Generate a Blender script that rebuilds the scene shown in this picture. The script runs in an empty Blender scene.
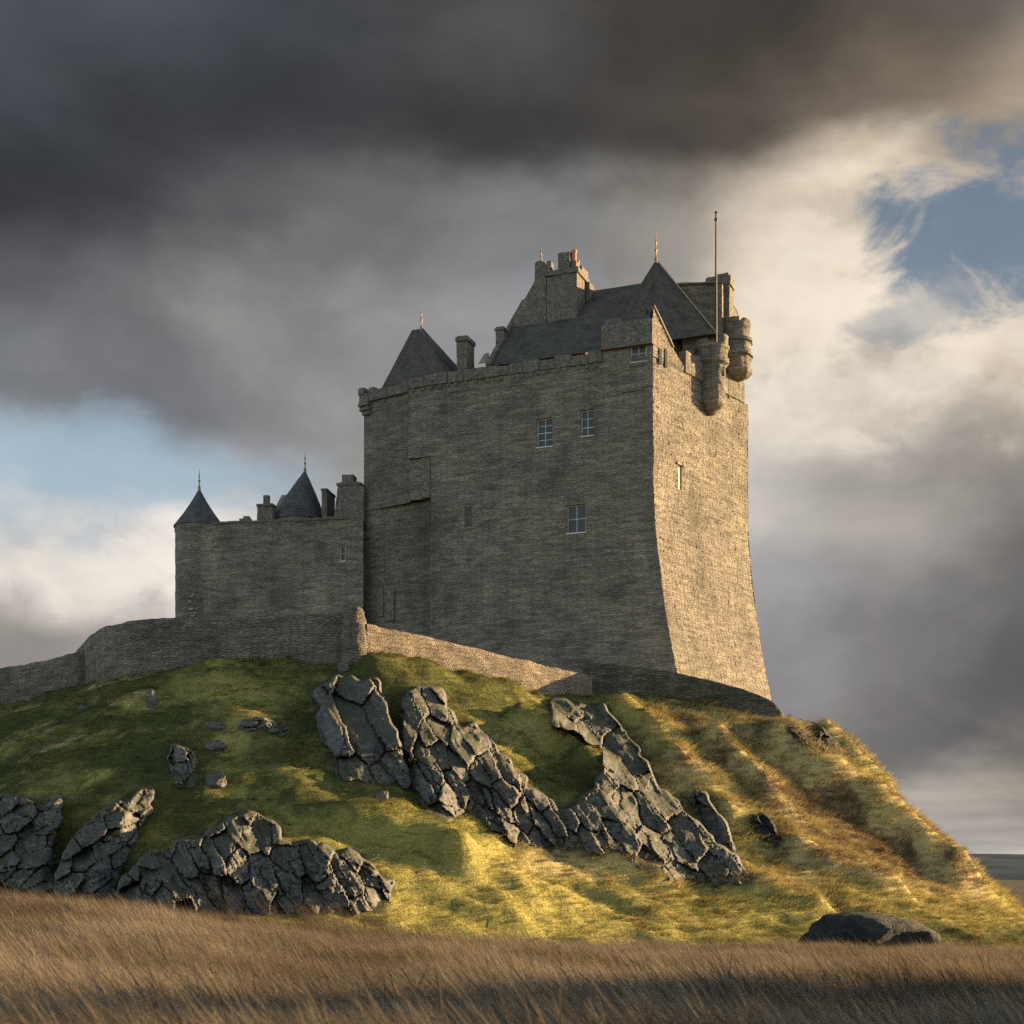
import bpy, bmesh, math, random
import numpy as np
from mathutils import Vector, noise as mn

random.seed(7)
RNG = np.random.default_rng(11)
C = bpy.context.scene.collection
F = 1422.2          # focal length in pixels (50 mm on 36 mm, 1024 px)
CAMZ, HOR = 4.0, 868.0

# ------------------------------------------------------------------ camera
cam = bpy.data.cameras.new('camera'); cam_o = bpy.data.objects.new('camera', cam); C.objects.link(cam_o)
cam.lens = 50; cam.sensor_width = 36; cam.clip_end = 20000; cam.clip_start = 0.1
cam.dof.use_dof = True; cam.dof.focus_distance = 112; cam.dof.aperture_fstop = 2.2
cam.shift_y = (HOR - 512) / 1024
cam_o.location = (0, 0, CAMZ); cam_o.rotation_euler = (math.radians(90), 0, 0)
bpy.context.scene.camera = cam_o

vs = bpy.context.scene.view_settings
vs.view_transform = 'Standard'; vs.look = 'None'; vs.gamma = 1; vs.use_curve_mapping = False
EXPO = 1.98
bpy.context.scene.cycles.use_denoising = False; bpy.context.scene.cycles.use_adaptive_sampling = False
vs.exposure = EXPO

# ------------------------------------------------------------------ sun
SUN_EL = math.radians(10.5); SUN_AZ = math.radians(68)      # azimuth from +Y towards +X
SUN = Vector((math.sin(SUN_AZ) * math.cos(SUN_EL), math.cos(SUN_AZ) * math.cos(SUN_EL), math.sin(SUN_EL)))
sl = bpy.data.lights.new('sun', 'SUN'); sl.energy = 5.0; sl.angle = math.radians(0.6); sl.color = (1.0, 0.69, 0.36)
so = bpy.data.objects.new('sun', sl); C.objects.link(so)
so.rotation_euler = SUN.to_track_quat('Z', 'Y').to_euler(); so.location = (80, 30, 60)

# ------------------------------------------------------------------ node helper
class N:
    def __init__(s, tree): s.t = tree; s.n = tree.nodes; s.l = tree.links
    def new(s, typ, **kw):
        n = s.n.new(typ)
        for k, v in kw.items(): setattr(n, k, v)
        return n
    def put(s, inp, v):
        if hasattr(v, 'is_linked') and hasattr(v, 'node'): s.l.new(v, inp)
        else: inp.default_value = v
    def m(s, op, a, b=None, c=None, clamp=False):
        n = s.new('ShaderNodeMath', operation=op, use_clamp=clamp); s.put(n.inputs[0], a)
        if b is not None: s.put(n.inputs[1], b)
        if c is not None: s.put(n.inputs[2], c)
        return n.outputs[0]
    def vm(s, op, a, b=None):
        n = s.new('ShaderNodeVectorMath', operation=op); s.put(n.inputs[0], a)
        if b is not None: s.put(n.inputs[1], b)
        return n.outputs[0]
    def sstep(s, v, a, b, lo=0.0, hi=1.0, kind='SMOOTHSTEP'):
        n = s.new('ShaderNodeMapRange', interpolation_type=kind); s.put(n.inputs[0], v)
        n.inputs[1].default_value = a; n.inputs[2].default_value = b; n.inputs[3].default_value = lo; n.inputs[4].default_value = hi
        return n.outputs[0]
    def mix(s, f, a, b, blend='MIX'):
        n = s.new('ShaderNodeMix', data_type='RGBA', blend_type=blend); s.put(n.inputs[0], f); s.put(n.inputs[6], a); s.put(n.inputs[7], b)
        return n.outputs[2]
    def noise(s, vec, scale, detail=4, rough=0.55, dist=0.0, out=0, lac=2.0):
        n = s.new('ShaderNodeTexNoise'); s.put(n.inputs['Vector'], vec); n.inputs['Scale'].default_value = scale
        n.inputs['Detail'].default_value = detail; n.inputs['Roughness'].default_value = rough; n.inputs['Distortion'].default_value = dist
        n.inputs['Lacunarity'].default_value = lac
        return n.outputs[out]
    def ramp(s, f, stops, interp='LINEAR'):
        n = s.new('ShaderNodeValToRGB'); s.put(n.inputs[0], f); r = n.color_ramp; r.interpolation = interp
        while len(r.elements) < len(stops): r.elements.new(0.5)
        for e, (p, c) in zip(r.elements, stops): e.position = p; e.color = (*c, 1) if len(c) == 3 else c
        return n.outputs[0]

def s2l(c): 
    return tuple(((v / 255) / 12.92 if v / 255 <= 0.04045 else ((v / 255 + 0.055) / 1.055) ** 2.4) for v in c)

# ------------------------------------------------------------------ world: daylight sky with a broken cloud deck
world = bpy.data.worlds.new('World'); bpy.context.scene.world = world; world.use_nodes = True
w = N(world.node_tree); w.n.clear()
WSTR = 0.1
SKYG = 1.0 / (WSTR * 2 ** EXPO)
def skyc(c): return tuple(v * SKYG for v in s2l(c))
tc = w.new('ShaderNodeTexCoord'); D = tc.outputs['Generated']
sep = w.new('ShaderNodeSeparateXYZ'); w.put(sep.inputs[0], D)
dx, dy, dz = sep.outputs
hyp = w.m('SQRT', w.m('ADD', w.m('MULTIPLY', dx, dx), w.m('MULTIPLY', dy, dy)))
az = w.m('ARCTAN2', dx, dy)                       # 0 = +Y, positive to +X
te = w.m('DIVIDE', dz, w.m('MAXIMUM', hyp, 0.02))     # tangent of the elevation
# domain warp
comb = w.new('ShaderNodeCombineXYZ'); w.put(comb.inputs[0], az); w.put(comb.inputs[1], w.m('MULTIPLY', te, 1.45)); comb.inputs[2].default_value = 3.7
CO = comb.outputs[0]
n1 = w.new('ShaderNodeTexNoise'); w.put(n1.inputs['Vector'], CO); n1.inputs['Scale'].default_value = 7; n1.inputs['Detail'].default_value = 7; n1.inputs['Roughness'].default_value = 0.52
n1s = w.new('ShaderNodeSeparateColor'); w.put(n1s.inputs[0], n1.outputs['Color'])
wx = w.m('ADD', az, w.m('MULTIPLY', w.m('SUBTRACT', n1s.outputs[0], 0.5), 0.16))
wy = w.m('ADD', te, w.m('MULTIPLY', w.m('SUBTRACT', n1s.outputs[1], 0.5), 0.11))
XS = [0, 128, 256, 384, 512, 640, 768, 896, 1024]
ROWS = [
 (0,   [(62,66,72),(72,77,84),(68,71,77),(76,78,80),(80,79,78),(62,60,58),(66,62,57),(88,80,71),(108,98,87)]),
 (100, [(68,72,78),(60,62,66),(60,62,66),(64,65,67),(64,63,63),(70,66,62),(86,79,72),(118,107,95),(168,152,132)]),
 (200, [(56,58,61),(62,64,67),(88,89,92),(102,103,105),(122,123,125),(152,147,140),(206,192,174),(232,216,194),(208,193,173)]),
 (300, [(86,88,92),(106,107,110),(138,137,136),(152,152,152),(152,152,155),(170,166,160),(236,222,203),(236,223,205),(212,200,184)]),
 (400, [(112,115,121),(116,118,123),(128,128,131),(152,151,150),(160,158,156),(182,176,169),(236,225,209),(224,212,196),(194,182,167)]),
 (490, [(170,184,194),(165,176,186),(160,164,168),(168,164,161),(168,165,163),(172,168,165),(190,185,180),(170,164,158),(138,133,128)]),
 (570, [(240,231,221),(244,235,225),(236,227,218),(190,185,180),(176,174,172),(170,168,167),(164,162,162),(140,138,137),(112,110,108)]),
 (650, [(150,145,140),(170,164,158),(190,183,176),(170,167,163),(160,158,156),(150,148,148),(146,144,145),(124,122,122),(104,102,101)]),
 (740, [(120,116,112),(130,127,124),(140,137,134),(140,138,136),(140,138,136),(128,126,126),(120,118,118),(110,108,108),(102,100,99)]),
 (795, [(150,146,140),(150,146,140),(150,146,140),(150,146,140),(150,146,140),(150,146,140),(150,146,142),(160,155,150),(168,161,152)]),
 (868, [(170,166,162)] * 6 + [(176,172,168),(184,179,174),(186,180,173)]),
]
A0 = 0.40
fx = w.sstep(wx, -A0, A0, 0, 1, 'LINEAR')
def azp(px): return (math.atan((px - 512) / F) + A0) / (2 * A0)
col = None; prev = None
for py, cols in ROWS[::-1]:
    r = w.ramp(fx, [(azp(x), skyc(c)) for x, c in zip(XS, cols)], 'EASE')
    t = (HOR - py) / F * 0.97
    col = r if col is None else w.mix(w.sstep(wy, prev, t), col, r)
    prev = t
# billows: brightness modulation of the deck, lumpier where it is bright
bil = w.noise(CO, 6.5, 9, 0.55, 0.5)
col = w.mix(1.0, col, w.ramp(bil, [(0.25, (0.70, 0.71, 0.73)), (0.5, (1.0, 1.0, 1.0)), (0.75, (1.30, 1.27, 1.22))]), 'MULTIPLY')
cst = w.new('ShaderNodeCombineXYZ'); w.put(cst.inputs[0], w.m('MULTIPLY', az, 3.0)); w.put(cst.inputs[1], w.m('MULTIPLY', te, 36.0)); cst.inputs[2].default_value = 0.4
stk = w.noise(cst.outputs[0], 1.6, 4, 0.55, 0.3)
lowm = w.m('MULTIPLY', w.sstep(te, 0.09, 0.05), 0.8)
col = w.mix(lowm, col, w.mix(1.0, col, w.ramp(stk, [(0.3, (0.62, 0.63, 0.65)), (0.5, (1, 1, 1)), (0.68, (1.4, 1.34, 1.25))]), 'MULTIPLY'))
# crisp cumulus heads low on the right and left
cu = w.noise(CO, 15, 10, 0.57, 0.25)
def blob(px, py, rx, ry, rot=0.0):
    a0 = math.atan((px - 512) / F); t0 = (HOR - py) / F * 0.97
    u = w.m('SUBTRACT', wx, a0); v = w.m('SUBTRACT', wy, t0)
    c, s_ = math.cos(rot), math.sin(rot)
    u2 = w.m('ADD', w.m('MULTIPLY', u, c * F / rx), w.m('MULTIPLY', v, s_ * F / rx))
    v2 = w.m('ADD', w.m('MULTIPLY', u, -s_ * F / ry), w.m('MULTIPLY', v, c * F / ry))
    return w.m('SQRT', w.m('ADD', w.m('MULTIPLY', u2, u2), w.m('MULTIPLY', v2, v2)))
hd = w.m('MAXIMUM', w.sstep(blob(900, 395, 190, 95), 1.0, 0.4), w.m('MAXIMUM', w.sstep(blob(70, 575, 170, 60), 1.0, 0.4), w.m('MULTIPLY', w.sstep(blob(860, 225, 150, 110), 1.0, 0.4), 0.7)))
col = w.mix(w.m('MULTIPLY', hd, w.sstep(cu, 0.46, 0.66, 0.0, 0.5)), col, (*skyc((246, 236, 222)), 1))
col = w.mix(w.m('MULTIPLY', hd, w.sstep(cu, 0.50, 0.33, 0.0, 0.4)), col, (*skyc((138, 132, 126)), 1))
# clear-sky holes
sky = w.new('ShaderNodeTexSky', sky_type='NISHITA'); sky.sun_disc = False; sky.sun_elevation = SUN_EL; sky.sun_rotation = SUN_AZ
sky.altitude = 50; sky.air_density = 1.0; sky.dust_density = 0.6; sky.ozone_density = 1.5
edge = w.m('MULTIPLY', w.m('SUBTRACT', w.noise(CO, 13, 9, 0.62, 0.6), 0.5), 2.6)
h1 = w.sstep(w.m('ADD', blob(1003, 238, 100, 110, 0.5), edge), 1.2, 0.45)
h3 = w.sstep(w.m('ADD', blob(925, 322, 62, 26, 0.2), edge), 1.1, 0.3)
h1 = w.m('MAXIMUM', h1, w.m('MULTIPLY', h3, 0.7))
h2 = w.sstep(w.m('ADD', blob(120, 478, 190, 56), edge), 1.3, 0.1)
clear = w.mix(0.55, w.mix(1.0, sky.outputs[0], (0.30, 0.28, 0.25, 1), 'MULTIPLY'), (*skyc((80, 108, 138)), 1))
wisp = w.sstep(w.noise(CO, 9, 8, 0.58, 0.2), 0.42, 0.72, 1.0, 0.5)
col = w.mix(w.m('MULTIPLY', w.m('MULTIPLY', h1, wisp), 0.9), col, clear)
col = w.mix(w.m('MULTIPLY', h2, 0.6), col, (*skyc((158, 186, 205)), 1))
# the part of the sky outside the picture: grey overcast with some blue
over = w.mix(0.45, sky.outputs[0], w.ramp(w.noise(D, 2.2, 6, 0.55), [(0.3, skyc((108, 108, 110))), (0.7, skyc((205, 198, 188)))]))
over = w.mix(1.0, over, w.ramp(w.sstep(te, 0.0, 2.2, kind='LINEAR'), [(0.0, (1.85, 1.80, 1.76)), (0.3, (1.0, 1.0, 1.0)), (1.0, (0.26, 0.26, 0.27))]), 'MULTIPLY')
view = w.m('MULTIPLY', w.sstep(dy, 0.55, 0.85), w.sstep(te, 1.0, 0.7))
col = w.mix(view, over, col)
bg = w.new('ShaderNodeBackground'); w.put(bg.inputs[0], col); bg.inputs[1].default_value = WSTR
wo = w.new('ShaderNodeOutputWorld'); w.l.new(bg.outputs[0], wo.inputs[0])
world.cycles.sampling_method = 'MANUAL'; world.cycles.sample_map_resolution = 512

# ------------------------------------------------------------------ materials
def mat(name):
    m_ = bpy.data.materials.new(name); m_.use_nodes = True
    k = N(m_.node_tree); k.n.clear()
    b = k.new('ShaderNodeBsdfPrincipled'); o = k.new('ShaderNodeOutputMaterial'); k.l.new(b.outputs[0], o.inputs[0])
    b.inputs['Specular IOR Level'].default_value = 0.25
    return m_, k, b, o

def stone_mat(name, lo, hi, mortar, bump=0.05, sx=2.0, sy=4.6, rough=0.92):
    m_, k, b, o = mat(name)
    uv = k.new('ShaderNodeTexCoord').outputs['UV']
    wr = k.noise(uv, 1.3, 3, 0.5, 0, 1)
    uvw = k.vm('ADD', uv, k.vm('MULTIPLY', k.vm('SUBTRACT', wr, (0.5, 0.5, 0.5)), (0.35, 0.16, 0)))
    st = k.vm('MULTIPLY', uvw, (sx, sy, 1))
    v1 = k.new('ShaderNodeTexVoronoi', feature='F1', voronoi_dimensions='2D'); k.put(v1.inputs['Vector'], st); v1.inputs['Scale'].default_value = 1; v1.inputs['Randomness'].default_value = 0.85
    v2 = k.new('ShaderNodeTexVoronoi', feature='DISTANCE_TO_EDGE', voronoi_dimensions='2D'); k.put(v2.inputs['Vector'], st); v2.inputs['Scale'].default_value = 1; v2.inputs['Randomness'].default_value = 0.85
    cs = k.new('ShaderNodeSeparateColor'); k.put(cs.inputs[0], v1.outputs['Color'])
    c = k.mix(cs.outputs[0], (*lo, 1), (*hi, 1))
    v3 = k.new('ShaderNodeTexVoronoi', feature='F1', voronoi_dimensions='2D'); k.put(v3.inputs['Vector'], k.vm('MULTIPLY', uvw, (sx * 0.45, sy * 0.5, 1))); v3.inputs['Scale'].default_value = 1
    c3 = k.new('ShaderNodeSeparateColor'); k.put(c3.inputs[0], v3.outputs['Color'])
    c = k.mix(k.sstep(k.noise(uv, 0.5, 4, 0.6), 0.42, 0.58, 0.15, 0.75), c, k.mix(c3.outputs[0], (*[v * 0.82 for v in lo], 1), (*[v * 1.08 for v in hi], 1)))
    c = k.mix(k.sstep(v2.outputs[0], 0.0, 0.12, 0.5, 0.0), c, (*mortar, 1))
    # large weather stains, fine grain, pale lichen flecks drawn out along the courses
    big = k.noise(uv, 0.22, 5, 0.6, 0.4)
    c = k.mix(1.0, c, k.ramp(big, [(0.3, (0.58, 0.58, 0.58)), (0.48, (0.92, 0.92, 0.92)), (0.58, (1.04, 1.03, 1.01)), (0.72, (1.30, 1.27, 1.19))]), 'MULTIPLY')
    c = k.mix(1.0, c, k.ramp(k.noise(k.vm('MULTIPLY', uv, (1.1, 0.10, 1)), 1.0, 5, 0.62), [(0.32, (0.86, 0.86, 0.87)), (0.5, (1, 1, 1)), (0.7, (1.06, 1.05, 1.03))]), 'MULTIPLY')
    fine = k.noise(uv, 9, 5, 0.65)
    c = k.mix(1.0, c, k.ramp(fine, [(0.3, (0.66, 0.66, 0.66)), (0.7, (1.34, 1.33, 1.31))]), 'MULTIPLY')
    c = k.mix(1.0, c, k.ramp(k.noise(k.vm('MULTIPLY', uvw, (0.42, 3.4, 1)), 1.0, 6, 0.66, 0.3), [(0.34, (0.70, 0.70, 0.70)), (0.5, (1, 1, 1)), (0.66, (1.25, 1.24, 1.21))]), 'MULTIPLY')
    fl = k.noise(k.vm('MULTIPLY', uv, (1.6, 9, 1)), 1.0, 5, 0.62)
    c = k.mix(k.sstep(fl, 0.66, 0.74, 0.0, 0.55), c, (0.44, 0.42, 0.38, 1))
    c = k.mix(k.sstep(k.noise(k.vm('MULTIPLY', uv, (1.1, 7, 1)), 1.3, 4, 0.6), 0.64, 0.72, 0.0, 0.6), c, (0.07, 0.064, 0.055, 1))
    k.put(b.inputs['Base Color'], c); b.inputs['Roughness'].default_value = rough
    h = k.m('ADD', k.m('MULTIPLY', k.sstep(v2.outputs[0], 0.0, 0.16), 0.6), k.m('ADD', k.m('MULTIPLY', cs.outputs[1], 0.55), k.m('MULTIPLY', fine, 0.5)))
    bp = k.new('ShaderNodeBump'); bp.inputs['Strength'].default_value = 1.0; bp.inputs['Distance'].default_value = bump
    k.put(bp.inputs['Height'], h); k.l.new(bp.outputs[0], b.inputs['Normal'])
    return m_

M = {}
M['stone'] = stone_mat('rubble_stone', (0.142, 0.126, 0.103), (0.240, 0.212, 0.170), (0.112, 0.099, 0.081), 0.07, 1.7, 6.5)
M['stone_fine'] = stone_mat('coursed_stone', (0.118, 0.106, 0.089), (0.205, 0.183, 0.15), (0.09, 0.08, 0.067), 0.05, 2.0, 7)
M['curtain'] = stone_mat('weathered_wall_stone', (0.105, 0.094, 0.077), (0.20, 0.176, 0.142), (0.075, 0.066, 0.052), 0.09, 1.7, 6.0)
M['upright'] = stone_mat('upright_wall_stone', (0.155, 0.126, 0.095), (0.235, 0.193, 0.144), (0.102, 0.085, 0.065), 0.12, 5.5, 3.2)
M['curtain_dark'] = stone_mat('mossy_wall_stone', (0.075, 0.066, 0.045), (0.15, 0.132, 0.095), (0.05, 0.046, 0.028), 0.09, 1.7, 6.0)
M['stone_dark'] = stone_mat('darker_rubble_stone', (0.112, 0.100, 0.082), (0.195, 0.172, 0.138), (0.09, 0.08, 0.066), 0.07, 1.7, 6.5)  # the rubble stone in a darker tone, for the set-back bay
M['dressed'] = stone_mat('dressed_stone', (0.24, 0.205, 0.16), (0.32, 0.275, 0.215), (0.17, 0.15, 0.12), 0.02, 1.2, 2.2)

def slate_mat(name, a, bcol):
    m_, k, b, o = mat(name)
    uv = k.new('ShaderNodeTexCoord').outputs['UV']
    br = k.new('ShaderNodeTexBrick'); k.put(br.inputs['Vector'], k.vm('ADD', uv, k.vm('MULTIPLY', k.noise(uv, 2, 3, 0.5, 0, 1), (0.12, 0.08, 0))))
    br.inputs['Color1'].default_value = (*a, 1); br.inputs['Color2'].default_value = (*bcol, 1); br.inputs['Mortar'].default_value = (0.035, 0.034, 0.033, 1)
    br.inputs['Scale'].default_value = 1; br.inputs['Mortar Size'].default_value = 0.022; br.inputs['Brick Width'].default_value = 0.42; br.inputs['Row Height'].default_value = 0.24
    br.inputs['Bias'].default_value = 0.1
    c = k.mix(1.0, br.outputs[0], k.ramp(k.noise(uv, 0.5, 6, 0.65), [(0.3, (0.65, 0.65, 0.66)), (0.7, (1.35, 1.3, 1.2))]), 'MULTIPLY')
    c = k.mix(k.sstep(k.noise(uv, 3.2, 5, 0.65), 0.62, 0.72, 0, 0.5), c, (0.15, 0.14, 0.10, 1))
    k.put(b.inputs['Base Color'], c); b.inputs['Roughness'].default_value = 0.85; b.inputs['Specular IOR Level'].default_value = 0.12
    sepu = k.new('ShaderNodeSeparateXYZ'); k.put(sepu.inputs[0], uv)
    saw = k.m('FRACT', k.m('DIVIDE', sepu.outputs[1], 0.24))
    bp = k.new('ShaderNodeBump'); bp.inputs['Distance'].default_value = 0.035
    k.put(bp.inputs['Height'], k.m('ADD', k.m('MULTIPLY', saw, -0.8), k.m('MULTIPLY', k.noise(uv, 6, 4, 0.6), 0.8))); k.l.new(bp.outputs[0], b.inputs['Normal'])
    return m_
M['slate'] = slate_mat('blue_slate', (0.070, 0.074, 0.082), (0.105, 0.108, 0.115))
M['slate_brown'] = slate_mat('weathered_slate', (0.062, 0.060, 0.058), (0.098, 0.093, 0.088))
M['stone_slate'] = slate_mat('stone_slate', (0.070, 0.064, 0.057), (0.108, 0.098, 0.086))

def plain(name, c, rough=0.6, metal=0.0, var=0.25, sc=6.0, bump=0.01):
    m_, k, b, o = mat(name)
    g = k.new('ShaderNodeTexCoord').outputs['Object']
    nz = k.noise(g, sc, 5, 0.6)
    k.put(b.inputs['Base Color'], k.mix(1.0, (*c, 1), k.ramp(nz, [(0.25, (1 - var,) * 3), (0.75, (1 + var,) * 3)]), 'MULTIPLY'))
    b.inputs['Roughness'].default_value = rough; b.inputs['Metallic'].default_value = metal
    bp = k.new('ShaderNodeBump'); bp.inputs['Distance'].default_value = bump; k.put(bp.inputs['Height'], nz); k.l.new(bp.outputs[0], b.inputs['Normal'])
    return m_
M['paint'] = plain('white_paint', (0.45, 0.45, 0.435), 0.6)
M['greypaint'] = plain('grey_paint', (0.36, 0.35, 0.32), 0.7)
M['oak'] = plain('weathered_oak', (0.20, 0.15, 0.10), 0.8)
M['brass'] = plain('gilded_metal', (0.26, 0.165, 0.08), 0.5, 0.5)
M['iron'] = plain('dark_iron', (0.06, 0.055, 0.05), 0.55, 0.5)
M['terracotta'] = plain('terracotta', (0.42, 0.20, 0.10), 0.85)
M['infill'] = plain('pale_infill', (0.46, 0.40, 0.30), 0.9)
M['dark'] = plain('dark_interior', (0.012, 0.012, 0.013), 0.9)
m_, k, b, o = mat('window_glass'); b.inputs['Base Color'].default_value = (0.045, 0.045, 0.043, 1); b.inputs['Roughness'].default_value = 0.3; b.inputs['Specular IOR Level'].default_value = 0.22
g = k.new('ShaderNodeTexCoord').outputs['Object']; bp = k.new('ShaderNodeBump'); bp.inputs['Distance'].default_value = 0.02; k.put(bp.inputs['Height'], k.noise(g, 1.5, 2)); k.l.new(bp.outputs[0], b.inputs['Normal']); M['glass'] = m_

def rock_mat(name, lo, hi, mossy=0.85):
    m_, k, b, o = mat(name)
    g = k.new('ShaderNodeNewGeometry').outputs['Position']
    n_a = k.noise(g, 0.8, 8, 0.62, 0.3); n_b = k.noise(g, 5, 6, 0.7); st = k.noise(k.vm('MULTIPLY', g, (1.2, 1.2, 6.0)), 1.0, 6, 0.65, 0.5)
    c = k.mix(k.sstep(n_a, 0.3, 0.7, kind='LINEAR'), (*lo, 1), (*hi, 1))
    c = k.mix(1.0, c, k.ramp(n_b, [(0.3, (0.5,) * 3), (0.7, (1.5,) * 3)]), 'MULTIPLY')
    c = k.mix(1.0, c, k.ramp(st, [(0.35, (0.6,) * 3), (0.5, (1.0,) * 3), (0.65, (1.3,) * 3)]), 'MULTIPLY')
    # lichen spots, moss where the rock is level
    c = k.mix(k.sstep(k.noise(g, 2.6, 6, 0.7), 0.63, 0.70, 0, 0.5), c, (*[min(0.22, v * 2.2) for v in hi], 1))
    nz = k.new('ShaderNodeSeparateXYZ'); k.put(nz.inputs[0], k.new('ShaderNodeNewGeometry').outputs['Normal'])
    moss = k.m('MULTIPLY', k.sstep(k.m('ADD', nz.outputs[2], k.m('MULTIPLY', k.m('SUBTRACT', n_a, 0.5), 1.2)), 0.62, 0.9), mossy)
    c = k.mix(moss, c, (0.060, 0.062, 0.030, 1))
    k.put(b.inputs['Base Color'], c); b.inputs['Roughness'].default_value = 0.85
    cr = k.new('ShaderNodeTexVoronoi', feature='DISTANCE_TO_EDGE'); k.put(cr.inputs['Vector'], k.vm('ADD', g, k.vm('MULTIPLY', k.noise(g, 0.9, 4, 0.6, 0, 1), (1.2, 1.2, 1.2)))); cr.inputs['Scale'].default_value = 0.5
    h = k.m('ADD', k.m('ADD', k.m('MULTIPLY', n_a, 1.2), k.m('ADD', k.m('MULTIPLY', n_b, 0.6), k.m('MULTIPLY', st, 0.8))), k.sstep(cr.outputs[0], 0, 0.03, 0, 0.16))
    bp = k.new('ShaderNodeBump'); bp.inputs['Distance'].default_value = 0.16; k.put(bp.inputs['Height'], h); k.l.new(bp.outputs[0], b.inputs['Normal'])
    return m_
M['rock'] = rock_mat('lichened_bedrock', (0.070, 0.067, 0.063), (0.155, 0.148, 0.138))
M['rock_dark'] = rock_mat('dark_wet_rock', (0.012, 0.012, 0.012), (0.030, 0.029, 0.027), 0.3)

def grass_mat(name, kind):
    m_ = bpy.data.materials.new(name); m_.use_nodes = True
    k = N(m_.node_tree); k.n.clear(); o = k.new('ShaderNodeOutputMaterial')
    at = k.new('ShaderNodeAttribute', attribute_type='INSTANCER', attribute_name='tint').outputs['Fac']
    rnd = k.new('ShaderNodeAttribute', attribute_type='INSTANCER', attribute_name='rnd').outputs['Fac']
    ug = k.new('ShaderNodeSeparateXYZ'); k.put(ug.inputs[0], k.new('ShaderNodeTexCoord').outputs['UV'])
    if kind == 'hill':
        c = k.ramp(at, [(0.0, (0.074, 0.078, 0.030)), (0.12, (0.105, 0.108, 0.036)), (0.30, (0.285, 0.255, 0.076)), (0.45, (0.36, 0.305, 0.105)), (0.62, (0.45, 0.37, 0.155)), (0.85, (0.47, 0.375, 0.18)), (1.0, (0.19, 0.13, 0.075))])
    else:
        c = k.ramp(at, [(0.0, (0.105, 0.080, 0.056)), (0.5, (0.245, 0.193, 0.138)), (1.0, (0.37, 0.295, 0.215))])
    c = k.mix(1.0, c, k.ramp(ug.outputs[0], [(0.0, (0.65, 0.66, 0.66)), (1.0, (1.35, 1.32, 1.25))]), 'MULTIPLY')
    c = k.mix(1.0, c, k.ramp(rnd, [(0.0, (0.78, 0.8, 0.8)), (1.0, (1.22, 1.2, 1.15))]), 'MULTIPLY')
    gnv = k.new('ShaderNodeAttribute', attribute_type='INSTANCER', attribute_name='gnv').outputs['Vector']
    bn = k.new('ShaderNodeNewGeometry').outputs['Normal']
    nn = k.vm('NORMALIZE', k.vm('ADD', k.vm('MULTIPLY', bn, (0.3, 0.3, 0.3)), gnv))
    d = k.new('ShaderNodeBsdfDiffuse'); k.put(d.inputs[0], c); k.put(d.inputs['Normal'], nn)
    t = k.new('ShaderNodeBsdfTranslucent'); k.put(t.inputs[0], c)
    mx = k.new('ShaderNodeMixShader'); mx.inputs[0].default_value = 0.22
    k.l.new(d.outputs[0], mx.inputs[1]); k.l.new(t.outputs[0], mx.inputs[2]); k.l.new(mx.outputs[0], o.inputs[0])
    return m_
M['hill_grass'] = grass_mat('hill_grass', 'hill')
M['meadow_grass'] = grass_mat('dry_meadow_grass', 'meadow')

# ground: colour by what grows there (attribute 'tint' 0 green .. 1 heather, 'rocky' bare earth plus shade painted on the far plain, 'mead' dead grass litter)
m_, k, b, o = mat('turf_ground'); M['ground'] = m_
g = k.new('ShaderNodeNewGeometry').outputs['Position']
tint = k.new('ShaderNodeAttribute', attribute_name='tint').outputs['Fac']
rocky_shade = k.new('ShaderNodeAttribute', attribute_name='rocky_shade').outputs['Fac']
mead = k.new('ShaderNodeAttribute', attribute_name='mead').outputs['Fac']
c = k.ramp(k.m('ADD', tint, k.m('MULTIPLY', k.m('SUBTRACT', k.noise(g, 1.1, 6, 0.65), 0.5), 0.5)), [(0.0, (0.060, 0.062, 0.024)), (0.12, (0.085, 0.088, 0.029)), (0.30, (0.25, 0.225, 0.066)), (0.45, (0.31, 0.265, 0.09)), (0.62, (0.38, 0.31, 0.13)), (0.85, (0.39, 0.305, 0.14)), (1.0, (0.15, 0.10, 0.058))])
c = k.mix(1.0, c, k.ramp(k.noise(g, 7, 5, 0.7), [(0.25, (0.6,) * 3), (0.75, (1.4,) * 3)]), 'MULTIPLY')
c = k.mix(rocky_shade, c, k.mix(k.noise(g, 2, 5, 0.6), (0.045, 0.046, 0.024, 1), (0.08, 0.072, 0.048, 1)))
c = k.mix(mead, c, k.mix(k.noise(g, 3, 5, 0.6), (0.09, 0.065, 0.040, 1), (0.18, 0.13, 0.082, 1)))
k.put(b.inputs['Base Color'], c); b.inputs['Roughness'].default_value = 1.0; b.inputs['Specular IOR Level'].default_value = 0.05
bp = k.new('ShaderNodeBump'); bp.inputs['Distance'].default_value = 0.25; k.put(bp.inputs['Height'], k.noise(g, 2.5, 6, 0.68)); k.l.new(bp.outputs[0], b.inputs['Normal'])

m_, k, b, o = mat('far_moor_haze_tint'); M['far'] = m_
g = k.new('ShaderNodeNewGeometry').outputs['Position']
k.put(b.inputs['Base Color'], k.mix(k.sstep(k.noise(g, 0.006, 6, 0.6, 0.4), 0.4, 0.6), (0.050, 0.062, 0.074, 1), (0.080, 0.092, 0.104, 1))); b.inputs['Roughness'].default_value = 1; b.inputs['Specular IOR Level'].default_value = 0  # blue-grey base colour paints distance haze into the hills

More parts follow.
